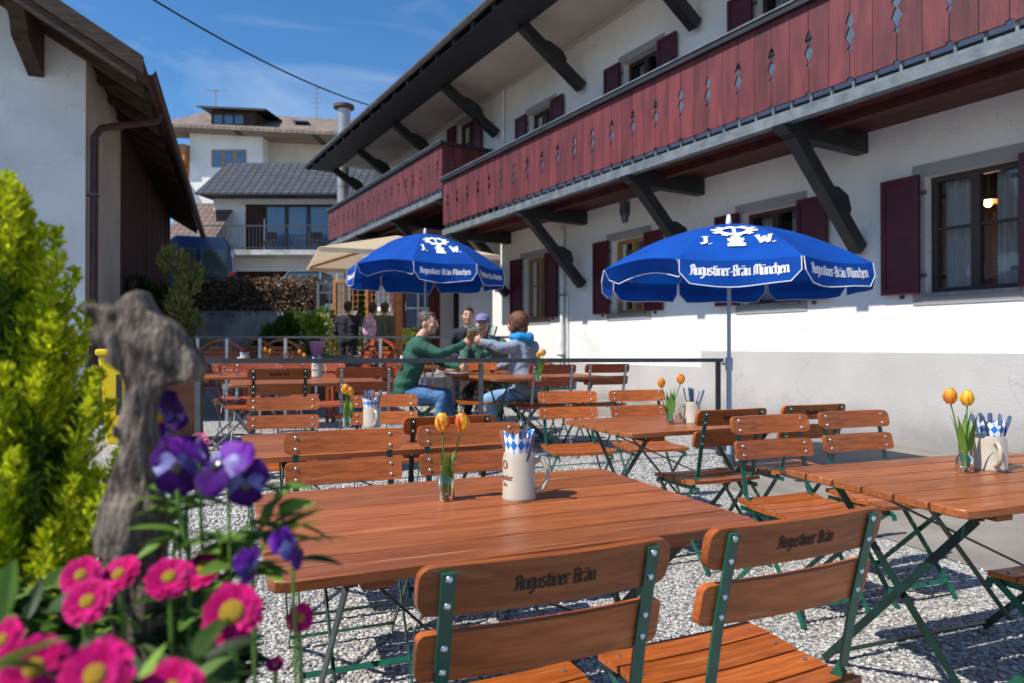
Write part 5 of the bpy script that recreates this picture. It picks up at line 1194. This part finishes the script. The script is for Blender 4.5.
def person(label, J, top, legs, hair, hairstyle='short', face=(1,0,0), extra=None, smile=True):
    """J: world joints head, neck, chest, hip, shL, elL, wrL, shR, elR, wrR, knL, anL, knR, anR (Vectors)"""
    for k in list(J):
        if not isinstance(J[k],(int,float)): J[k] = V(J[k])
    base = V((J['hip'].x,J['hip'].y,0)); root = empty('person', base, label=label, cat='person')
    def rel(mb):
        mb.v = [q-base for q in mb.v]; return mb
    f = V(face).normalized(); side = V((0,0,1)).cross(f).normalized(); up = f.cross(side)*-1
    up = V((0,0,1)); hc = J['head']
    R = Matrix((side, f, up)).transposed()      # local x side, y forward, z up
    H = lambda x,y,z: hc+R@V((x,y,z))
    mb = MB()
    mb.ball(hc+R@V((0,-.008,.02)), .10, 20, 16, (.76,.97,1.08), R=R)          # skull
    mb.ball(H(0,.018,-.045), .07, 16, 12, (.86,.98,1.0), R=R)        # jaw
    mb.ball(H(0,.055,-.088), .028, 10, 8, (1,1,.8), R=R)               # chin
    mb.tube([H(0,.090,.025),H(0,.112,-.020)],[.009,.015],8); mb.ball(H(0,.108,-.022),.016,8,6)   # nose
    for s in (-1,1):
        mb.ball(H(s*.040,.066,-.02),.024,10,8); mb.ball(H(s*.033,.083,.036),.013,8,6,(1.5,.8,.6),R=R)
        mb.ball(H(s*.078,-.008,-.005),.026,10,8,(.35,.75,1.2),R=R)   # ears
    mb.ball(H(0,.092,-.052),.014,8,6,(1.7,.8,.5),R=R)
    chain(mb,[H(0,-.02,-.06),J['neck']+V((0,0,.0)),J['neck']-V((0,0,.06))],[.053,.055,.07],12)
    for s in 'LR': chain(mb,[J['el'+s].lerp(J['wr'+s],.5),J['wr'+s]],[.036,.026],10)
    chain(mb,[J['neck'],J['chest'],J['hip']],[.06,.085,.09],12)
    for s in 'LR': chain(mb,[J['chest'].lerp(J['neck'],.7),J['sh'+s],J['el'+s],J['wr'+s]],[.06,.05,.036,.026],10); chain(mb,[J['hip'],J['kn'+s],J['an'+s]],[.08,.05,.035],10)
    for s in 'LR':
        wr = J['wr'+s]; d = (J['wr'+s]-J['el'+s]).normalized(); tgt = J.get('grip'+s)
        sd = d.cross(V((0,0,1))).normalized(); pu = sd.cross(d).normalized()
        pc = wr+d*.055; mb.ball(pc,.042,10,8,(.6,1.05,.95),R=Matrix((sd,d,pu)).transposed())
        for i in range(4):      # fingers, curled
            b0 = wr+d*.085+pu*(.026-.0175*i); L_ = (.030,.034,.032,.025)[i]; sg = J.get('curl'+s,1)
            p1 = b0+d*L_+sd*sg*.006; p2 = p1+d*L_*.35+sd*sg*L_*.75; p3 = p2-d*L_*.35+sd*sg*L_*.55
            chain(mb,[b0-d*.02,b0,p1,p2,p3],[.0095,.0095,.0088,.0082,.0072],7)
        sg = J.get('curl'+s,1); b0 = wr+d*.035+pu*.03; chain(mb,[b0,b0+d*.03+pu*.022+sd*sg*.012,b0+d*.055+pu*.02+sd*sg*.034],[.0125,.011,.009],7)
    remesh(rel(mb), .0075 if base.y < 9 else .012, 'body', M['skin'], root, 2)
    e = MB(); 
    for s in (-1,1): e.ball(H(s*.032,.083,.018),.0125,10,8,(1.2,.75,.7),R=R)
    rel(e).build('eyes',EYEW,root,smooth=True); e = MB()
    for s in (-1,1): e.ball(H(s*.032,.0915,.018),.0055,8,6)
    rel(e).build('pupils',EYE,root,smooth=True); e = MB(); e.tube([H(-.026,.098,-.050),H(-.012,.105,-.056),H(.012,.105,-.056),H(.026,.098,-.050)],[.002,.0045,.0045,.002],6); rel(e).build('lips',LIP,root,smooth=True)
    e = MB()
    for s in (-1,1): e.tube([H(s*.016,.094,.042),H(s*.034,.093,.048),H(s*.050,.080,.042)],[.003,.0042,.002],6)
    rel(e).build('eyebrows',hair,root,smooth=True)
    h = MB()
    if hairstyle == 'short':
        h.ball(H(0,-.026,.042),.102,20,14,(.82,.96,.98),R=R); h.ball(H(0,-.062,-.01),.07,14,10,(.98,.72,1.0),R=R); h.ball(H(0,.045,.098),.038,12,8,(1.3,1,.5),R=R)
    elif hairstyle == 'bob':
        h.ball(H(0,-.028,.035),.112,20,14,(.90,1.0,1.02),R=R)
        for s in (-1,1): chain(h,[H(s*.072,-.01,.02),H(s*.078,-.01,-.05),H(s*.070,-.02,-.085)],[.035,.036,.02],10)
        chain(h,[H(0,-.075,.0),H(0,-.08,-.06),H(0,-.065,-.10)],[.06,.052,.025],10); h.ball(H(0,.055,.085),.04,12,8,(1.5,1,.6),R=R)
    if h.v:
        ho = remesh(rel(h), .006, 'hair', hair, root, 1)
        for v in ho.data.vertices: v.co += v.normal*(noise.noise(V((v.co.x*70,v.co.y*70,v.co.z*22)))*.007)
    if hairstyle == 'cap':
        h.v = []; h.f = []; h.mi = []; h.ball(H(0,-.03,.03),.104,20,14,(.82,.94,.98),R=R)
        remesh(rel(h), .006,'hair',hair,root,1)
        c = MB(); c.ball(H(0,-.008,.055),.108,20,14,(.84,1.0,.72),R=R); c.ball(H(0,.125,.052),.06,14,8,(1.15,1.1,.16),R=R); remesh(rel(c),.005,'cap',PM['lav'],root,1)
    # clothing
    t = MB(); ch, hp, nk = J['chest'], J['hip'], J['neck']
    for s in 'LR': chain(t,[J['sh'+s],J['el'+s],J['el'+s].lerp(J['wr'+s],.55),J['wr'+s]-(J['wr'+s]-J['el'+s]).normalized()*.01],[.075,.058,.050,.040],12)
    chain(t,[J['shL'],nk-V((0,0,.05)),J['shR']],[.078,.085,.078],12)
    sv = (J['shR']-J['shL']).normalized()
    for a,rr in ((.075,.125),(-.075,.125)): chain(t,[nk.lerp(ch,.45)+sv*a,ch+sv*a,ch.lerp(hp,.55)+sv*a*.85,hp+sv*a*.95],[rr*.92,rr,rr*.95,rr*1.02],14)
    def folds(o, a1, a2):
        for v in o.data.vertices:
            q = v.co+base; v.co += v.normal*(noise.noise(V((q.x*9,q.y*9,q.z*14)))*a1+abs(noise.noise(V((q.x*22,q.y*22,q.z*34))))*a2)
    folds(remesh(rel(t), .011 if base.y < 9 else .015, 'top', top, root, 4), .016, -.012)
    l = MB(); 
    for s,a in (('L',-.085),('R',.085)):
        hh = hp+sv*a-V((0,0,.02)); chain(l,[hh,J['kn'+s],J['an'+s]],[.105,.068,.048],12)
    chain(l,[hp-sv*.06,hp+sv*.06],[.125,.125],12); folds(remesh(rel(l),.012,'trousers',legs,root,3),.012,-.012)
    for s in 'LR':
        o = MB(); a = J['an'+s]; g = V((f.x,f.y,0)).normalized(); o.ball(a+g*.0-V((0,0,.045)),.048,10,8); chain(o,[a-V((0,0,.05)),a+g*.09-V((0,0,.062)),a+g*.16-V((0,0,.068))],[.042,.038,.032],10); remesh(rel(o),.009,'shoe',PM['shoe'],root,2)
    if extra: extra(root, base, H, R, J)
    return root
g = .17
# man in the green pullover, turned to the right
person('man in a dark green pullover and jeans at the left of the toast',
 dict(head=(-.875,7.15,1.435),neck=(-.95,7.15,1.29),chest=(-1.02,7.15,1.07),hip=(-1.14,7.15,.73),shL=(-.98,7.36,1.205),shR=(-.95,6.95,1.20),elR=(-.72,6.90,1.12),wrR=(-.50,6.98,1.215),elL=(-.74,7.30,1.02),wrL=(-.54,7.12,.985),
  knL=(-.70,7.27,.68),anL=(-.62,7.3,.27),knR=(-.72,7.0,.67),anR=(-.75,6.98,.27),curlR=-1,curlL=1),PM['green'],PM['jeans'],PM['hg'],'short',face=(.93,-.36,-.05))
def hood(root, base, H, R, J):
    c = MB(); nk = J['neck']; 
    chain(c,[H(-.10,-.01,-.13),H(-.09,-.10,-.13),H(0,-.15,-.15),H(.09,-.10,-.13),H(.10,-.01,-.13)],[.035,.05,.062,.05,.035],10)
    c.v = [q-base for q in c.v]; remesh(c,.009,'hood',PM['bluehood'],root,2)
person('woman with auburn bob and bright blue hood toasting from the right',
 dict(head=(.05,7.2,1.425),neck=(.10,7.2,1.27),chest=(.13,7.18,1.06),hip=(.16,7.12,.73),shL=(-.0,7.02,1.18),shR=(.22,7.38,1.18),elL=(-.14,6.98,1.19),wrL=(-.30,7.0,1.245),elR=(.02,7.5,1.0),wrR=(-.15,7.4,.97),
  knL=(-.24,7.0,.66),anL=(-.14,6.95,.27),knR=(-.20,7.3,.66),anR=(-.24,7.3,.27),curlL=1,curlR=-1),PM['greyj'],PM['ljeans'],PM['hr'],'bob',face=(-.80,.60,0),extra=hood)
person('person in a lavender cap and green jacket behind the beer glasses',
 dict(head=(-.345,8.0,1.455),neck=(-.335,8.06,1.31),chest=(-.33,8.1,1.1),hip=(-.32,8.2,.75),shL=(-.53,8.05,1.22),shR=(-.12,8.07,1.22),elR=(-.10,7.80,1.08),wrR=(-.27,7.50,1.2),elL=(-.56,7.85,1.02),wrL=(-.45,7.6,1.0),
  knL=(-.5,7.7,.68),anL=(-.5,7.7,.29),knR=(-.15,7.7,.68),anR=(-.15,7.7,.29),curlR=1,curlL=-1),PM['green2'],PM['dk'],PM['hb'],'cap',face=(-.1,-1,-.05))
g2 = .3
person('dark clothed person seated farthest back behind the toast',
 dict(head=(-.60,9.3,1.60),neck=(-.60,9.36,1.45),chest=(-.6,9.4,1.24),hip=(-.6,9.5,.88),shL=(-.8,9.36,1.36),shR=(-.4,9.36,1.36),elL=(-.86,9.2,1.12),wrL=(-.7,9.0,1.05),elR=(-.34,9.2,1.12),wrR=(-.5,9.0,1.05),
  knL=(-.75,9.0,.8),anL=(-.75,8.95,.42),knR=(-.45,9.0,.8),anR=(-.45,8.95,.42)),PM['dk'],PM['dk'],PM['hb'],'short',face=(.1,-1,0))
o = chair(470,9.78,'to','chair under the dark clothed person farthest back','steel',ang=0); o.rotation_euler.z = pi; 
o = chair(484,8.5,'to','chair under the person in the lavender cap','steel',ang=0); 
o = chair(535,7.35,'away','chair the woman in the blue hood sits on','black',ang=100); o.location = (.12,7.12,.17)
bpy.data.objects
def standing(label, px, Y, gz, h, top, legs, hair, style, face, extra=None, arm=.0):
    x = (px-512)/FPX*Y; f = V(face).normalized(); s = V((0,0,1)).cross(f); P = lambda a,b,z: V((x,Y,gz))+s*a+f*b+V((0,0,z*h/1.75))
    return person(label, dict(head=P(0,.02,1.63),neck=P(0,0,1.47),chest=P(0,0,1.27),hip=P(0,0,.95),shL=P(-.19,0,1.40),shR=P(.19,0,1.40),elL=P(-.25,.02,1.12),elR=P(.25,.02,1.12),wrL=P(-.14,.22,1.05),wrR=P(.14,.22,1.05),
      knL=P(-.10,.02,.50),anL=P(-.11,0,.10),knR=P(.10,.03,.50),anR=P(.12,.02,.10)),top,legs,hair,style,face,extra)
standing('standing visitor in a dark jumper seen from behind near the trellis',348,13.8,.37,1.72,PM['dk'],PM['dk'],PM['hb'],'short',(-.1,1,0))
def pack(root, base, H, R, J):
    c = MB(); ch = J['chest']; f = R@V((0,1,0)); c.ball(ch-f*.17+V((0,0,-.02)),.17,14,12,(.85,.6,1.35),R=R); c.ball(ch-f*.25-V((0,0,.1)),.10,12,8,(1.1,.5,.9),R=R); c.v = [q-base for q in c.v]; remesh(c,.012,'backpack',PM['pinkb'],root,2)
standing('standing visitor carrying a pink and white backpack',373,13.3,.35,1.68,PM['olive'],PM['dk'],PM['hb'],'short',(.2,1,0),pack)
standing('standing visitor in an olive jacket right of the pink backpack',385,14.0,.38,1.70,PM['olive'],PM['dk'],PM['hg'],'short',(-.6,1,0))
# glasses in the toast
def beerglass(x,y,z,tilt,fill,label):
    o = empty('beer_glass',(x,y,z)); o.rotation_euler = tilt; o.scale = (1.15,1.15,1.2); mb = MB(); mb.lathe([(.030,0),(.032,.01),(.041,.10),(.040,.16)],20); mb.f = mb.f[:-1]; mb.mi = mb.mi[:-1]; mb.build('glass',M['clear'],o,smooth=60)
    if fill:
        mb = MB(); mb.lathe([(.027,.008),(.030,.02),(.038,fill*.16)],18); mb.build('beer',M['beer'],o,smooth=50); mb = MB(); mb.lathe([(.038,fill*.16),(.038,fill*.16+.018)],18); mb.build('foam',M['foam'],o)
    tag(o,label,'glass','raised beer glasses')
beerglass(-.445,7.02,1.215,(0,radians(8),0),.75,'beer glass held up by the man in the green pullover')
beerglass(-.345,7.05,1.225,(0,radians(-6),0),.8,'middle beer glass of the toast')
beerglass(-.245,7.12,1.230,(0,radians(16),0),0,'nearly empty glass tilted at the right of the toast')
mb = MB(); mb.box((-.15,-.12,0),(.15,.12,.004)); o = mb.build('paper_menu',M['paper'],label='white paper menu on the guests table',cat='menu'); o.location = (-.62,7.2,.915); o.rotation_euler.z = .2
mb = MB(); 
# small bottles and cups on the table beside the booth
for i,(px,h,m_) in enumerate(((402,.16,'white'),(406,.10,'black'),(411,.14,'stone'),(396,.12,'terra'))):
    mb = MB(); mb.lathe([(.035,0),(.038,.01),(.036,h*.7),(.02,h*.85),(.02,h)],14); o = mb.build('bottle' if i%2 == 0 else 'cup',M[m_],smooth=40,label=['white bottle','black cup','pale stoneware bottle','reddish cup'][i]+' on the terrace table near the booth',cat='bottle' if i%2 == 0 else 'cup'); o.location = ((px-512)/FPX*9.75,9.75,T12)
# flower tubs by the booth
bush('red_flowers',410,16.0,1.25,.3,.3,M['leaf_y'],300,.08,'flowers on the ledge of the oxblood booth','plant')
# ================================================================ FOREGROUND PLANTING
pl = empty('flower_trough',(-.52,.58,0),label='planter box below the foreground flowers',cat='planter')
mb = MB(); mb.box((-.34,-.28,0),(.30,.26,.76)); mb.build('box',M['boxwood'],pl); mb = MB(); mb.box((-.33,-.27,.761),(.29,.25,.775)); mb.build('soil',M['soil'],pl)
# lime conifer
con = empty('lime_conifer',(-.605,.80,.76),label='bright yellow green dwarf conifer filling the left edge',cat='shrub')
mb = MB(); mi = MB()
Ht = .70
for k in range(215):
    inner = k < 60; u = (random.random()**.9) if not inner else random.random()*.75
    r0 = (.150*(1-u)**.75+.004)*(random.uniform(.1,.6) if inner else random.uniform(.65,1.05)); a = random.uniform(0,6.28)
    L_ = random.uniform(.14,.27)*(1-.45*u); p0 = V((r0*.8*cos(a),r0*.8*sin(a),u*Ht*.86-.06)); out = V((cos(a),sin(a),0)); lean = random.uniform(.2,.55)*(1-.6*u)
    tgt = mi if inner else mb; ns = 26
    for i in range(ns):
        s = i/(ns-1); c0 = p0+out*lean*L_*s+V((0,0,L_*s*(1-.08*s))); wdt = .030*(1-s)**.6+.003
        for q in range(3):
            b = random.uniform(0,6.28); sd = V((cos(b),sin(b),random.uniform(.6,1.3))).normalized(); m_ = 5
            for t_ in range(m_):
                pp = c0+sd*wdt*(t_+.4)/m_; dd = sd+V((random.gauss(0,.45),random.gauss(0,.45),random.gauss(.3,.3))); tgt.leaf(pp,dd,.0042,.0105)
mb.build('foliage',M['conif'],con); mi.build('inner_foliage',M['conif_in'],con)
mb = MB(); mb.tube([(0,0,0),(0.01,0,.3),(0,0,.62)],[.014,.01,.003],8); mb.build('trunk',M['bark'],con)
mb = MB()
for k in range(16):
    u = random.uniform(.02,.8); a = random.uniform(0,6.28); r = .17*(1-u); mb.tube([(0,0,u*Ht),(r*cos(a),r*sin(a),u*Ht+.05)],[.004,.0015],5)
mb.build('branches',M['bark'],con)
# driftwood
def dr(px,py,Y=.62): p = at(px,py,Y); return p
b0 = V((at(150,0,.62).x,.62,.76)); dw = empty('driftwood_figure',b0,label='weathered grey driftwood stump shaped like a bird head',cat='driftwood')
mb = MB(); P = lambda px,py,dy=0: dr(px,py)+V((0,dy,0))-b0
head = [(88,306),(104,304),(118,308),(124,298),(134,292),(141,291),(148,304),(160,316),(176,326),(187,341),(196,356),(200,370),(196,380),(176,382),(158,390),(153,402),(150,425),(155,440),(150,470),(156,490),(165,510),(166,540),(160,560),(155,600),(158,760),(122,760),(120,600),(112,560),(98,552),(96,530),(102,512),(108,496),(116,478),(123,450),(120,430),(124,405),(127,385),(122,368),(108,360),(112,350),(98,344),(92,335),(100,326),(96,316)]
pts = [P(x,y) for x,y in head]; n_ = len(pts)
ctr = P(150,350)
for (th,inset) in ((.016,0),):
    fr = [q+V((0,-th+.010*abs(sin(q.z*60)),0)) for q in pts]; bk = [q+V((0,th,0)) for q in pts]; mb.add(fr+bk,[tuple(range(n_)),tuple(range(2*n_-1,n_-1,-1))]+[(i,(i+1)%n_,(i+1)%n_+n_,i+n_) for i in range(n_)])
chain(mb,[P(130,330),P(160,346),P(182,366)],[.016,.018,.012],12); chain(mb,[P(140,395),P(138,430),P(137,470)],[.012,.012,.013],12); chain(mb,[P(134,508),P(134,532),P(138,600),P(140,760)],[.021,.022,.014,.014],12)
o = remesh(mb,.0022,'stump',M['drift'],dw,2)
for v in o.data.vertices:
    q = v.co; n = v.normal; s = V((q.x*75, q.y*60, q.z*20+q.x*8)); a = noise.noise(s)*.0026+noise.noise(V((q.x*190,q.y*150,q.z*45)))*.0015+noise.noise(q*400)*.0007; v.co = q+n*a
# pink daisies
def daisy(px,py,Y,dia,tilt,label,m=None,az=None,small=False,discr=.34):
    """px,py centre of the bloom; tilt from facing up (0) towards the camera (90)"""
    c = at(px,py,Y); root = empty('pink_daisy',(c.x,c.y,.76),label=label,cat='flower',group='pink daisies in the foreground planter'); cc = V((0,0,c.z-.76))
    az_ = radians(az if az is not None else random.uniform(-25,25)); R = Matrix.Rotation(az_,3,'Z')@Matrix.Rotation(radians(tilt),3,'X'); r = dia/2; mb = MB()
    for ring,(nn,rr,lift) in enumerate(((26,1.0,.10),(24,.88,.22),(20,.72,.34))):
        for k in range(nn):
            a = 2*pi*(k+.3*ring)/nn+random.uniform(-.06,.06); L_ = r*rr*random.uniform(.9,1.05); w = L_*.17; ca,sa = cos(a),sin(a); vs = []
            lf = lift+random.uniform(-.05,.05)
            for i,(u,ww) in enumerate(((.28,.55),(.6,1),(.88,1.0),(1.0,.5))):
                h = lf*r*(u-.28)*1.1-.10*r*u*u
                for sd in (-1,0,1):
                    q = V((ca*L_*u-sa*w*ww*sd, sa*L_*u+ca*w*ww*sd, h+.03*r*abs(sd))); vs.append(cc+R@q)
            mb.add(vs,[(i*3+j,i*3+j+1,i*3+4+j,i*3+3+j) for i in range(3) for j in range(2)])
    mb.build('petals',m or M['pink'],root,smooth=True); d = MB()
    d.ball(cc+R@V((0,0,r*.08)),r*discr,18,12,(1,1,.5),R=R); d.build('disc',M['disc'],root,smooth=True)
    s = MB(); e = cc+R@V((0,0,-.004)); s.tube([(random.uniform(-.01,.01)-.0,.02,-.0),(e.x*.5,e.y*.5+.01,e.z*.5),(e.x,e.y,e.z-.012),e],[.0022,.002,.0018,.0024],7); s.build('stem',M['stem'],root,smooth=True)
    return root
dl = [(82,575,.56,.033,50,'pink daisy left of two in the upper row'),(120,574,.57,.036,45,'pink daisy second in the upper row'),(89,601,.52,.037,48,'pink daisy with yellow eye just below the upper row'),
 (170,577,.55,.037,42,'pink daisy third in the upper row, on a thick stem'),(205,567,.60,.042,40,'lighter pink daisy at the right end of the upper row'),(233,612,.50,.043,60,'largest pink daisy turned to us with a big yellow eye'),
 (97,674,.40,.042,55,'big pink daisy at the bottom edge of the photo'),(36,667,.42,.040,60,'shaded pink daisy at the bottom left'),(172,690,.42,.040,45,'pink daisy cut by the bottom edge under the large one'),(3,640,.45,.03,50,'pink daisy sliver at the left edge')]
for a in dl: daisy(*a, discr=.42 if a[0] == 233 else .30)
daisy(301,617,.62,.026,78,'small red pink daisy turned sideways over the gravel',az=35,discr=.3)
daisy(276,663,.60,.016,30,'tiny dark red bud over the gravel',discr=.2)
daisy(199,443,1.0,.032,70,'pale pink daisy beside the clay planter',m=M['pink2'],discr=.15)
# pansies
def pansy(px,py,Y,size,yaw,pitch,label,dark=True):
    size *= .98
    c = at(px,py,Y); root = empty('pansy',(c.x,c.y,.76),label=label,cat='flower',group='purple pansies in the foreground planter'); cc = V((0,0,c.z-.76))
    R = Matrix.Rotation(radians(yaw),3,'Z')@Matrix.Rotation(radians(90-pitch),3,'X')
    def petal(ang,L_,W,m,dz,nm,inner=None):
        mb = MB(); n = 8; vs = []; ca,sa = cos(radians(ang)),sin(radians(ang))
        for i in range(n+1):
            u = i/n; w = W*sin(pi*min(1,.08+.86*u))**.7*(.75+.25*u)
            for j in range(-3,4):
                v = j/3*w; uu = L_*(u-.12*(j/3)**2*u); z = dz+.10*size*u*u*sin(j*1.4+ang)*.6-.12*size*u*u
                vs.append(cc+R@V((ca*uu-sa*v,sa*uu+ca*v,z)))
        mb.add(vs,[(i*7+j,i*7+j+1,i*7+8+j,i*7+7+j) for i in range(n) for j in range(6)]); return mb.build(nm,m,root,smooth=True)
    petal(60,size*.60,size*.42,M['purple'] if dark else M['violet'],-.004,'petal'); petal(120,size*.60,size*.42,M['purple'] if dark else M['violet'],-.006,'petal')
    petal(5,size*.42,size*.28,M['pale'],-.001,'petal'); petal(175,size*.42,size*.28,M['pale'],-.0015,'petal'); petal(270,size*.50,size*.40,M['purple'],.001,'petal')
    b = MB(); b.ball(cc+R@V((0,-.0,.003)),size*.10,10,6,(1,1,.3),R=R); b.build('blotch',EYE,root); s = MB(); e = cc+R@V((0,0,-.006)); s.tube([(0,.02,0),(e.x,e.y+.02,e.z*.6),(e.x,e.y+.01,e.z+.004),e],[.002,.0018,.0016,.0016],6); s.build('stem',M['stem'],root,smooth=True)
for a in ((176,410,.66,.042,160,10,'topmost purple pansy, seen from behind, under the driftwood head',True),(178,468,.60,.054,12,5,'dark purple pansy with a pale face left of the cluster',True),(218,466,.57,.054,-25,35,'bright violet pansy in the middle of the cluster',False),
 (246,486,.57,.040,15,-5,'purple pansy with a pale face at the right of the cluster',True),(200,455,.60,.046,150,30,'violet pansy turned away in the cluster',False),(295,548,.55,.035,80,20,'narrow violet pansy in profile over the table edge',False),
 (252,570,.55,.030,70,-20,'closed violet pansy pointing left below the cluster',False),(172,440,.68,.035,100,0,'small dark pansy in shade beside the driftwood',True)): pansy(*a)
# leafy undergrowth
fo = MB(); fd = MB(); fl = MB()
def bigleaf(mb,p,d,L_,W):
    d = V(d).normalized(); sd = d.cross(V((random.gauss(0,.3),random.gauss(0,.3),1))).normalized(); n = sd.cross(d); vs = []; N_ = 6
    for i in range(N_+1):
        u = i/N_; w = W*sin(pi*min(1,.06+.92*u**.8))**.8*.5+.0005; c = V(p)+d*L_*u-n*L_*.22*u*u*-1*(-1)
        vs += [c-sd*w+n*w*.35,c,c+sd*w+n*w*.35]
    mb.add(vs,[(i*3+j,i*3+j+1,i*3+4+j,i*3+3+j) for i in range(N_) for j in range(2)])
for k in range(3000):
    y = random.uniform(.60,.90) if k % 5 else random.uniform(.42,.6); x = random.uniform(-.90*y-.12,-.350*y-.03); top = CAMZ-y*(random.uniform(228,262)+(0 if y > .6 else 75)+(max(0,(512+x/y*FPX)-200)*.5))/FPX
    z = .77+(top-.77)*random.random()**.7
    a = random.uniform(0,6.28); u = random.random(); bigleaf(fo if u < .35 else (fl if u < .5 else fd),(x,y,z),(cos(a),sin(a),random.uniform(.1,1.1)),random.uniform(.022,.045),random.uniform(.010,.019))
fl.build('fresh_foliage',M['leaf_l'],kind='stuff',label='bright young leaves among the daisies')
fo.build('flower_foliage',M['leaf'],kind='stuff',label='green leaves of the daisies and pansies filling the planter').parent = None
fd.build('shaded_foliage',M['leaf_d'],kind='stuff',label='planter leaves coloured dark for shade')  # shade put into the colour of leaves mixed with the green
# pansy stems with leaves reaching right
for (pts,lab) in ((((210,600),(240,550),(268,520),(278,492)),'leafy pansy stalk reaching right above the table edge'),(((200,640),(212,580),(222,550),(218,528)),'leafy pansy stalk under the violet cluster'),(((190,560),(182,520),(178,490)),'leafy pansy stalk beside the driftwood post'),(((232,600),(262,548),(285,520)),'pansy stalk carrying the profile flower')):
    P = [at(px,py,.60) for px,py in pts]; base = V((P[0].x,P[0].y,.77)); r = empty('pansy_stalk',base,label=lab,cat='plant'); s = MB(); s.tube([V((0,0,0))]+[q-base for q in P],.0022,6); s.build('stem',M['stem'],r,smooth=True)
    l = MB()
    for q in P[1:]:
        for _ in range(9):
            a = random.uniform(0,6.28); bigleaf(l,q-base-V((0,0,.012))+V((random.gauss(0,.006),random.gauss(0,.006),random.gauss(0,.008))),(cos(a),sin(a)*.6,random.uniform(-.2,.6)),random.uniform(.025,.045),random.uniform(.009,.015))
    l.build('leaves',M['leaf_l'],r,smooth=True)
l = MB(); bigleaf(l,at(-8,676,.40),(.8,.1,.62),.048,.022); bigleaf(l,at(-12,628,.42),(.35,.1,1),.04,.016); l.build('broad_leaf',M['leaf_l'],smooth=True,label='broad pale green leaf blurred at the lower left edge',cat='leaf')
l = MB(); bigleaf(l,at(300,560,.58),(.9,.1,.05),.035,.012); bigleaf(l,at(290,545,.58),(.9,-.1,.35),.05,.012); l.build('pansy_leaf',M['leaf_d'],smooth=True,label='pointed dark leaves overlapping the left corner of the big table',cat='leaf')
# ================================================================ LIGHT, SKY, CAMERA
w = bpy.data.worlds.new('World'); S.world = w; w.use_nodes = True; nt = w.node_tree; N = nt.nodes; L = nt.links
bg = N['Background']; sk = N.new('ShaderNodeTexSky'); sk.sky_type = 'NISHITA'; sk.sun_disc = False
EL = radians(52.3); tx, ty = .86,.51
sun_dir = V((-tx*cos(EL),-ty*cos(EL),sin(EL)))
sk.sun_elevation = EL; sk.sun_rotation = math.atan2(sun_dir.x, sun_dir.y)
sk.altitude = 700; sk.air_density = 1.0; sk.dust_density = 0.2; sk.ozone_density = 3.0
L.new(sk.outputs[0], bg.inputs[0]); bg.inputs[1].default_value = 0.13
# thin cirrus as part of the sky
tc = N.new('ShaderNodeTexCoord'); mp = N.new('ShaderNodeMapping'); mp.inputs['Scale'].default_value = (2.0,2.0,9.0); mp.inputs['Rotation'].default_value = (.3,.2,.5); nz = N.new('ShaderNodeTexNoise'); nz.inputs['Scale'].default_value = 1.6; nz.inputs['Detail'].default_value = 7; nz.inputs['Distortion'].default_value = 1.0
L.new(tc.outputs['Generated'],mp.inputs[0]); L.new(mp.outputs[0],nz.inputs['Vector']); mr = N.new('ShaderNodeMapRange'); mr.inputs['From Min'].default_value = .50; mr.inputs['From Max'].default_value = .78; mr.inputs['To Max'].default_value = .22; L.new(nz.outputs['Fac'],mr.inputs[0])
mx = N.new('ShaderNodeMix'); mx.data_type = 'RGBA'; mx.inputs['B'].default_value = (6,6.4,7,1); L.new(mr.outputs[0],mx.inputs['Factor']); hs = N.new('ShaderNodeHueSaturation'); hs.inputs['Saturation'].default_value = 1.25; L.new(sk.outputs[0],hs.inputs['Color']); L.new(hs.outputs[0],mx.inputs['A']); L.new(mx.outputs['Result'],bg.inputs[0])
ld = bpy.data.lights.new('sun','SUN'); ld.energy = 4.8; ld.angle = radians(.53); ld.color = (1,.955,.88); lo = bpy.data.objects.new('sun',ld); C.objects.link(lo); lo.rotation_euler = sun_dir.to_track_quat('Z','Y').to_euler(); lo.location = (0,0,30)
cd = bpy.data.cameras.new('camera'); cam = bpy.data.objects.new('camera',cd); C.objects.link(cam); S.camera = cam
cd.sensor_width = 36; cd.lens = FPX/1024*36; cd.clip_start = .02; cd.clip_end = 5000
cam.location = (0,0,CAMZ); cam.rotation_euler = (radians(90)+math.atan((HY-341.5)/FPX),0,0)
cd.dof.use_dof = True; cd.dof.focus_distance = 2.3; cd.dof.aperture_fstop = 4.2
S.view_settings.view_transform = 'Standard'; S.view_settings.look = 'None'; S.view_settings.exposure = 0.35; S.view_settings.gamma = 1
